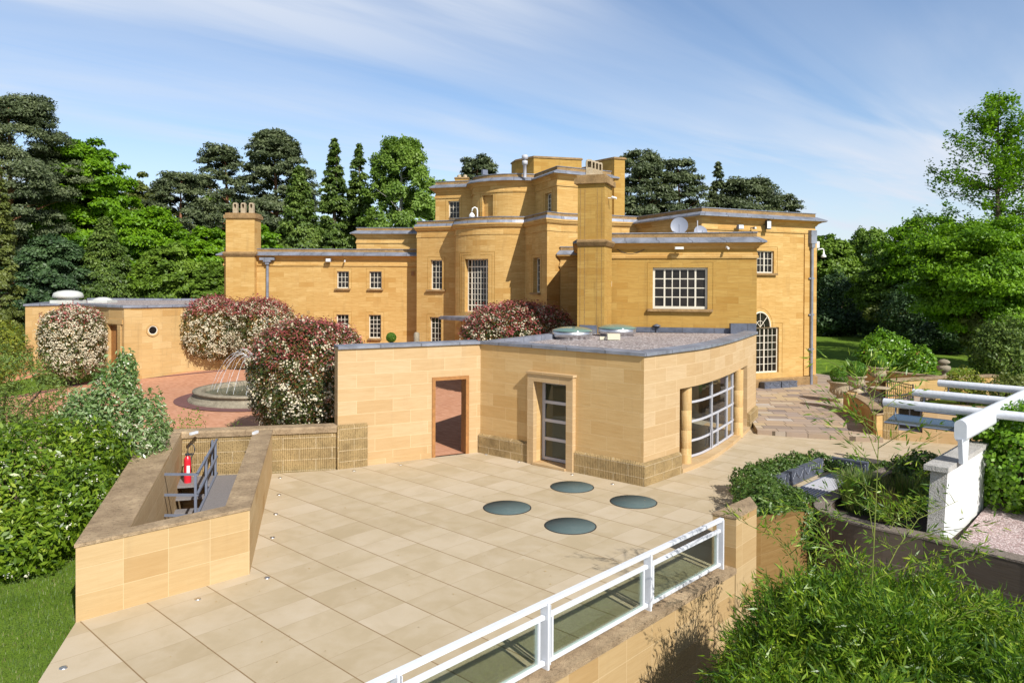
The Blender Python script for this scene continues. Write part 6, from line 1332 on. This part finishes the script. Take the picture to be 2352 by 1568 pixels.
# conifer / yew at the left edge
shrub('yew_bush', 'dark feathery yew at the left edge below the golden cypress', 'bush', [((-15.6, 22.5, 1.6), (2.0, 1.8, 1.9)), ((-14.2, 20.0, .8), (1.6, 1.4, 1.2))], 'leaf_spruce', 16000, .13, .25, 32, base=-.1, lump=.3, dirs=(.5, 0, .3), interior=.3)
shrub('yellow_shrub', 'yellow-green shrub at the left edge, below the cypress and above the yew', 'bush', [((-21.6, 30.5, 2.2), (1.2, 1.2, 1.6))], 'leaf_yellow', 5000, .16, .5, 33, base=0)
shrub('rose_plant', 'thin leafy rose shoots poking above the low ribbed wall', 'plant', [((-8.7, 20.2, 1.2), (.40, .3, .5)), ((-7.6, 20.3, 1.0), (.3, .2, .3)), ((-9.2, 20.4, 1.05), (.4, .3, .4))], 'leaf_mid', 900, .06, .55, 34, base=.1, trunk=False, shell=.2)
# right-hand shrubs
def rs(name, label, u, vt, wpx, Y, leaf, n, size, seed, h=None, extra=(), base=0.0, lump=.2, aspect=.5, depth=None, interior=.15, shell=.8):
    c = D(u, vt, Y); w = wpx * Y / F / 2; H = (c.z - base) if h is None else h
    rg = np.random.default_rng(seed); ells = [((c.x, Y, c.z - H / 2), (w * .8, depth or w * .8, H / 2))]
    for k in range(5): a = rg.uniform(0, 6.28); f = rg.uniform(.45, .62); ells.append(((c.x + math.cos(a) * w * .5, Y + math.sin(a) * w * .45, c.z - H * rg.uniform(.45, .68)), (w * f, w * f, H * .36)))
    return shrub(name, label, 'bush', ells, leaf, n, size, aspect, seed, extra, base=base, lump=lump, interior=interior, shell=shell)
rs('camellia_bush', 'glossy yellow-green camellia with a few red flowers between lawn and terrace', 2030, 757, 118, 40.5, 'leaf_ivy', 9000, .17, 41, extra=[('flower', 'blossom_red', 11, .05, allw, .9, 6)])
rs('camellia_bush', 'lower right camellia, paler green, next to the stone finial', 2115, 792, 82, 38.5, 'leaf_ivy', 6000, .16, 42, extra=[('flower', 'blossom_red', 4, .05, allw, .9, 6)])
rs('rhododendron_bush', 'blue-green rounded rhododendron at the back of the lawn', 2180, 722, 150, 56, 'leaf_dark', 9000, .26, 43)
rs('rhododendron_bush', 'dark rhododendron hedge mass at the back of the lawn nearest the house', 1915, 705, 130, 76, 'leaf_dark', 7000, .36, 44)
rs('rhododendron_bush', 'dark rhododendron at the back of the lawn, second from the house', 2020, 712, 120, 74, 'leaf_dark', 6500, .35, 45)
rs('rhododendron_bush', 'dark rhododendron between the lawn hedge and the blue-green one', 2100, 715, 110, 66, 'leaf_dark', 6500, .32, 46)
rs('spreading_conifer', 'pale spreading conifer with flat layered sprays above the lawn hedge', 2040, 690, 120, 70, 'leaf_olive', 2600, .42, 47, h=2.2, aspect=.3)
rs('evergreen_bush', 'large grey-green evergreen bush at the right edge behind the pergola', 2325, 722, 175, 37, 'leaf_spruce', 14000, .17, 48)
rs('evergreen_bush', 'understory evergreen below the fresh green tree', 2110, 640, 170, 66, 'leaf_dark', 9000, .3, 49)
rs('evergreen_bush', 'understory evergreen below the vivid green tree', 2255, 650, 200, 56, 'leaf_mid', 9000, .26, 50)
rs('evergreen_bush', 'understory evergreen directly right of the right wing', 1925, 620, 130, 79, 'leaf_dark', 8000, .36, 51)
rs('yellow_shrub', 'yellow-tipped shrub behind the farthest pergola beam', 2215, 840, 90, 31.5, 'leaf_yellow', 3200, .12, 52)
rs('yellow_shrub', 'second yellow-green shrub behind the pergola, at the right edge', 2318, 852, 110, 30.5, 'leaf_olive', 4500, .12, 53)
# far wood behind everything
def wood(name, label, x0, x1, y, h, n, size, seed, leaf='leaf_mid'):
    rg = np.random.default_rng(seed); K = int((x1 - x0) / 4.5) * 3; C = np.stack([rg.uniform(x0, x1, K), y + rg.uniform(-5, 5, K), rg.uniform(0, h * .84, K)], 1); r = rg.uniform(2.2, 4.2, K)
    idx = rg.choice(K, n); d = unit(rg.normal(size=(n, 3))); P_ = C[idx] + d * r[idx][:, None] * [1, 1, .8]; o = np_quads(name, leaves(rg, P_, unit(d + [0, 0, .3]), size, .6, .5), leaf); tag(o, label, 'woodland', kind='stuff')
wood('woodland', 'continuous dark wood closing the view behind the outbuilding and house', -78, -8, 88, 16.5, 52000, .62, 61, 'leaf_mid')
wood('woodland', 'dark wood behind the house roofs and lawn', -4, 90, 104, 10.2, 36000, .7, 62, 'leaf_dark')
wood('woodland', 'far wooded horizon in the gap on the right', 55, 190, 190, 18, 12000, 1.6, 63, 'leaf_dark')
# ivy bed round the troughs
shrub('ivy_bed', 'thick ivy mounded round and over the lead troughs and hanging over the side wall', 'plant',
      [((5.65, 16.2, .35), (.75, .9, .42)), ((5.35, 15.2, .4), (.65, .75, .42)), ((6.0, 15.35, .35), (.5, .5, .4)), ((5.1, 14.6, .25), (.45, .4, .5)), ((5.75, 14.7, .2), (.5, .3, .5)), ((5.75, 17.55, .3), (.5, .55, .42)), ((6.28, 18.35, .28), (.42, .45, .36)), ((6.95, 19.05, .26), (.42, .45, .34)), ((7.6, 19.7, .24), (.42, .45, .32)), ((8.35, 20.2, .15), (.62, .4, .32)), ((9.2, 19.95, .12), (.6, .4, .30)), ((9.9, 19.4, .10), (.5, .45, .28))],
      'leaf_ivy_dark', 34000, .068, .66, 71, base=-.55, shell=.8, lump=.25, trunk=False)
shrub('groundcover_bush', 'dark leafy bush behind the blue pool, left of the white blade wall', 'plant', [((9.9, 17.6, .6), (.9, .7, .45)), ((10.6, 17.0, .65), (.7, .6, .45))], 'leaf_ivy_dark', 7000, .08, .6, 72, base=.1, trunk=False)
# climbing ivy right
shrub('climbing_ivy', 'bright glossy ivy smothering the wall under the white pergola beam at the right edge', 'plant', [((10.25, 14.9, 1.4), (.75, .9, 1.15)), ((11.3, 15.4, 1.5), (1.1, 1.1, 1.25)), ((10.9, 14.1, .95), (.9, .7, .6)), ((12.2, 14.8, 1.2), (1.1, 1.2, 1.0)), ((9.7, 15.3, 2.15), (.5, .5, .35))],
      'leaf_ivy', 26000, .10, .72, 73, base=.45, lump=.2, trunk=True)
# ornamental grasses in the planter
def tuft(c, n, h, spread, mat, seed, name, label):
    rg = np.random.default_rng(seed); a = rg.uniform(0, 6.28, n); r = rg.uniform(0, spread, n); lean = rg.uniform(.1, .8, n) * h * .6; hh = h * rg.uniform(.6, 1.1, n); b = np.stack([c[0] + r * np.cos(a), c[1] + r * np.sin(a), np.full(n, c[2])], 1); tip = b + np.stack([np.cos(a) * lean, np.sin(a) * lean, hh], 1); mid = (b + tip) / 2 + [0, 0, .08 * h]
    w = np.stack([-np.sin(a), np.cos(a), np.zeros(n)], 1) * .008; V = np.concatenate([np.stack([b - w, b + w, mid + w, mid - w], 1), np.stack([mid - w, mid + w, tip + w * .2, tip - w * .2], 1)]); o = np_quads(name, V, mat); tag(o, label, 'plant'); return o
tuft((7.2, 15.1, .42), 1500, .75, .36, 'grass_blade', 81, 'ornamental_grass', 'fine green tufted grass in the curved concrete planter')
tuft((7.35, 14.45, .42), 420, .55, .18, 'straw', 82, 'ornamental_grass', 'dry straw-coloured grass tuft in front of the green one in the planter')
tuft((8.3, 15.3, .42), 700, .6, .4, 'grass_blade', 83, 'ornamental_grass', 'low grass at the edge of the blue pool')
# bamboo
def bamboo_leaves(rg, P_, dirs, size):
    n = len(P_); d = unit(dirs + rg.normal(size=(n, 3)) * .55 + [0, 0, -.15]); N = unit(np.cross(d, rg.normal(size=(n, 3)))); N[:, 2] = np.abs(N[:, 2]); w = unit(np.cross(N, d)); s = size * rg.uniform(.55, 1.25, (n, 1)); return np.stack([P_, P_ + d * s * .35 + w * s * .085, P_ + d * s, P_ + d * s * .35 - w * s * .085], 1)
def bamboo_mass():
    rg = np.random.default_rng(91); T = thing('bamboo_clump', 'dense bright bamboo thicket filling the sunken corner at the bottom right', 'bamboo', (4.6, 8.6, -3.4)); ells = [((4.05, 9.2, -.9), (1.25, 1.6, 2.0)), ((5.2, 9.0, -1.05), (1.7, 1.6, 2.0)), ((3.95, 7.4, -1.0), (1.25, 1.6, 1.9)), ((5.2, 7.2, -.8), (1.7, 1.7, 1.75)), ((6.6, 7.7, -1.2), (1.5, 1.5, 2.0)), ((7.6, 8.2, -1.5), (1.4, 1.4, 1.9))] + [((x, y, z), (.75, .7, 1.15)) for x, y, z in ((3.5, 9.5, -.65), (4.0, 10.0, -.25), (4.6, 9.8, .0), (5.5, 9.8, -.1), (6.2, 9.2, -.25), (7.0, 8.9, -.45), (3.1, 8.2, -.45), (4.4, 8.3, .15), (6.0, 8.0, .05), (3.4, 6.8, .0), (5.1, 7.0, .25), (7.9, 8.3, -.4))]
    Vs = []
    for c, r in ells:
        K = 2200 if r[0] > 1 else 620; d = unit(rg.normal(size=(K, 3))); d[:, 2] = np.abs(d[:, 2]) * 1.0 - .25; d = unit(d); q = rg.uniform(.55, 1.03, (K, 1)) ** .7; s = np.array(c) + d * q * r; out = unit(d + np.array([0, 0, .15]) + rg.normal(size=(K, 3)) * .5); m = 15; idx = np.repeat(np.arange(K), m); t = np.tile(np.linspace(0, .34, m), K)[:, None]; P_ = s[idx] + out[idx] * t + rg.normal(size=(K * m, 3)) * .035; Vs.append(bamboo_leaves(rg, P_, out[idx], .135))
    mb = MB(); PP, DD = [], []
    for k in range(70):
        x = rg.uniform(3.2, 7.6); y = rg.uniform(7.0, 10.2) - max(0, x - 6) * .6; a = rg.uniform(0, 6.28); ln = rg.uniform(.5, 1.0); s0_ = Vector((x, y, rg.uniform(.0, .5) - (.5 if x < 4 else 0))); e_ = s0_ + Vector((math.cos(a) * ln * .7, math.sin(a) * ln * .6, ln * rg.uniform(.25, .75))); m_ = s0_.lerp(e_, .5) + Vector((0, 0, .12)); mb.tube([s0_ - Vector((0, 0, .8)), s0_, m_, e_], [.006, .005, .003, .001], 4, caps=False)
        for q in rg.uniform(0, 1, 42): p = s0_.lerp(m_, q * 2) if q < .5 else m_.lerp(e_, q * 2 - 1); t_ = Vector(rg.normal(size=3)).normalized(); dv = (e_ - s0_).normalized(); PP.append(tuple(p + t_ * rg.uniform(.01, .10))); DD.append(tuple(t_ * .8 + dv * .7))
    Vs.append(bamboo_leaves(rg, np.array(PP), np.array(DD), .13))
    np_quads('foliage', np.concatenate(Vs), 'leaf_bamboo', T)
    for k in range(46): x = rg.uniform(2.9, 7.3); y = rg.uniform(6.6, 9.8); mb.tube([(x, y, -3.4), (x + rg.normal() * .1, y + rg.normal() * .1, -1.2), (x + rg.normal() * .35, y + rg.normal() * .35, .5)], [.014, .011, .005], 6)
    mb.build('culms', 'culm', T)
bamboo_mass()
def bamboo_culm(label, pts, branches, seed, nl=1.0, size=.12):
    rg = np.random.default_rng(seed); pts = [Vector(p) for p in pts]; T = thing('bamboo_shoot', label, 'bamboo', tuple(pts[0])); mb = MB(); mb.tube(pts, [.011 * (1 - .75 * i / (len(pts) - 1)) for i in range(len(pts))], 7); P_, Dd = [], []
    L = len(pts) - 1
    for (f, side, up, ln) in branches:
        i = min(L - 1, int(f * L)); s = pts[i].lerp(pts[i + 1], f * L - i); e = s + Vector((side[0], side[1], up)).normalized() * ln; m = s.lerp(e, .55) + Vector((0, 0, .05 * ln)); mb.tube([s, m, e], [.006, .004, .002], 5, caps=False)
        k = int(ln * 46 * nl)
        for q in rg.uniform(.18, 1.05, k):
            q = min(q, 1); p = s.lerp(m, q / .55) if q < .55 else m.lerp(e, (q - .55) / .45); dv = (e - s).normalized(); tw = Vector(rg.normal(size=3)); tw = (dv + tw * .7).normalized() * rg.uniform(.02, .16); P_.append(tuple(p + tw)); Dd.append(tuple(tw.normalized() + dv * .6))
    mb.build('culm', 'culm', T); np_quads('foliage', bamboo_leaves(rg, np.array(P_), np.array(Dd), size), 'leaf_bamboo', T)
def culm_between(label, pix, Y0, Y1, seed, nb, ln, nl=1.0, size=.12, fr=.25):
    """culm through picture-measured heights, at real distances Y0 (foot) to Y1 (tip)"""
    n = len(pix); pts = [D(u, v, Y0 + (Y1 - Y0) * i / (n - 1)) for i, (u, v) in enumerate(pix)]; rg = np.random.default_rng(seed); br = []
    for k in range(nb): f = fr + (1 - fr) * (k + .5) / nb; a = rg.uniform(0, 6.28); br.append((min(.995, f), (math.cos(a), math.sin(a) * .7), rg.uniform(.15, .9), ln * (1.15 - .75 * f) * rg.uniform(.7, 1.2)))
    bamboo_culm(label, pts, br, seed, nl, size)
culm_between('tall upright bamboo shoot rising past the curved planter, tallest of all', [(1992, 1500), (2003, 1330), (2012, 1150), (2018, 1010), (1998, 905), (1960, 862)], 9.2, 9.6, 101, 24, 1.25, .9, fr=.18)
culm_between('arching bamboo spray reaching left in front of the side wall', [(1900, 1420), (1850, 1320), (1790, 1240), (1690, 1190)], 10.2, 10.8, 102, 12, .55, 1.3)
culm_between('bamboo spray reaching left just below the ivy bed', [(1960, 1400), (1930, 1290), (1880, 1210), (1820, 1170)], 10.3, 10.9, 103, 12, .5, 1.3)
culm_between('arching bamboo spray reaching right across the dark concrete wall', [(2050, 1430), (2110, 1350), (2180, 1300), (2265, 1275)], 9.6, 9.9, 104, 12, .5, 1.3)
culm_between('bamboo spray leaning right in front of the white blade wall', [(2010, 1360), (2060, 1260), (2110, 1190), (2200, 1150)], 10.2, 10.8, 105, 14, .6, 1.0)
culm_between('bamboo spray arching low over the right edge of the thicket', [(2120, 1470), (2180, 1420), (2240, 1400), (2300, 1420)], 8.6, 8.8, 106, 10, .45, 1.4)
culm_between('short bamboo spray in the middle of the planter in front of the pool', [(2040, 1222), (2065, 1180), (2100, 1120), (2125, 1085)], 13.4, 13.6, 107, 14, .7, 1.3)
culm_between('bushy bamboo spray at the foot of the blade wall', [(2035, 1215), (2060, 1190), (2090, 1165)], 13.6, 13.4, 108, 14, .7, 2.0)
# a few fallen leaves
rg = np.random.default_rng(77); n = 150; x = rg.uniform(-5, 7, n); y = rg.uniform(9.5, 20, n); k = np.array([inpoly(a, b, tpoly) for a, b in zip(x, y)]); x, y = x[k], y[k]
tag(np_quads('fallen_leaves', leaves(rg, np.stack([x, y, np.full(len(x), .012)], 1), np.tile([0, 0, 1.], (len(x), 1)), .035, .5, .12), 'straw'), 'small dry leaves scattered over the pale terrace paving', 'leaves', kind='stuff')
# short grass tufts along the terrace edge at the bottom left
rg = np.random.default_rng(5); n = 60000; x = rg.uniform(-13.5, -4.2, n); y = rg.uniform(3.5, 15.5, n); ex = np.where(y < 10.85, -6.42 + (10.85 - y) * .30, -6.42 - (y - 10.85) * .31); k = x < ex + .02; x, y = x[k], y[k]; z = np.full(len(x), -.07)
a = rg.uniform(0, 6.28, len(x)); b = np.stack([x, y, z], 1); h = rg.uniform(.03, .075, len(x)); tip = b + np.stack([np.cos(a) * .025, np.sin(a) * .025, h], 1); w = np.stack([-np.sin(a), np.cos(a), 0 * a], 1) * .006
o = np_quads('grass', np.stack([b - w, b + w, tip + w * .3, tip - w * .3], 1), 'grass_blade'); tag(o, 'short mown grass growing along the terrace edge at the bottom left', 'grass', kind='stuff')
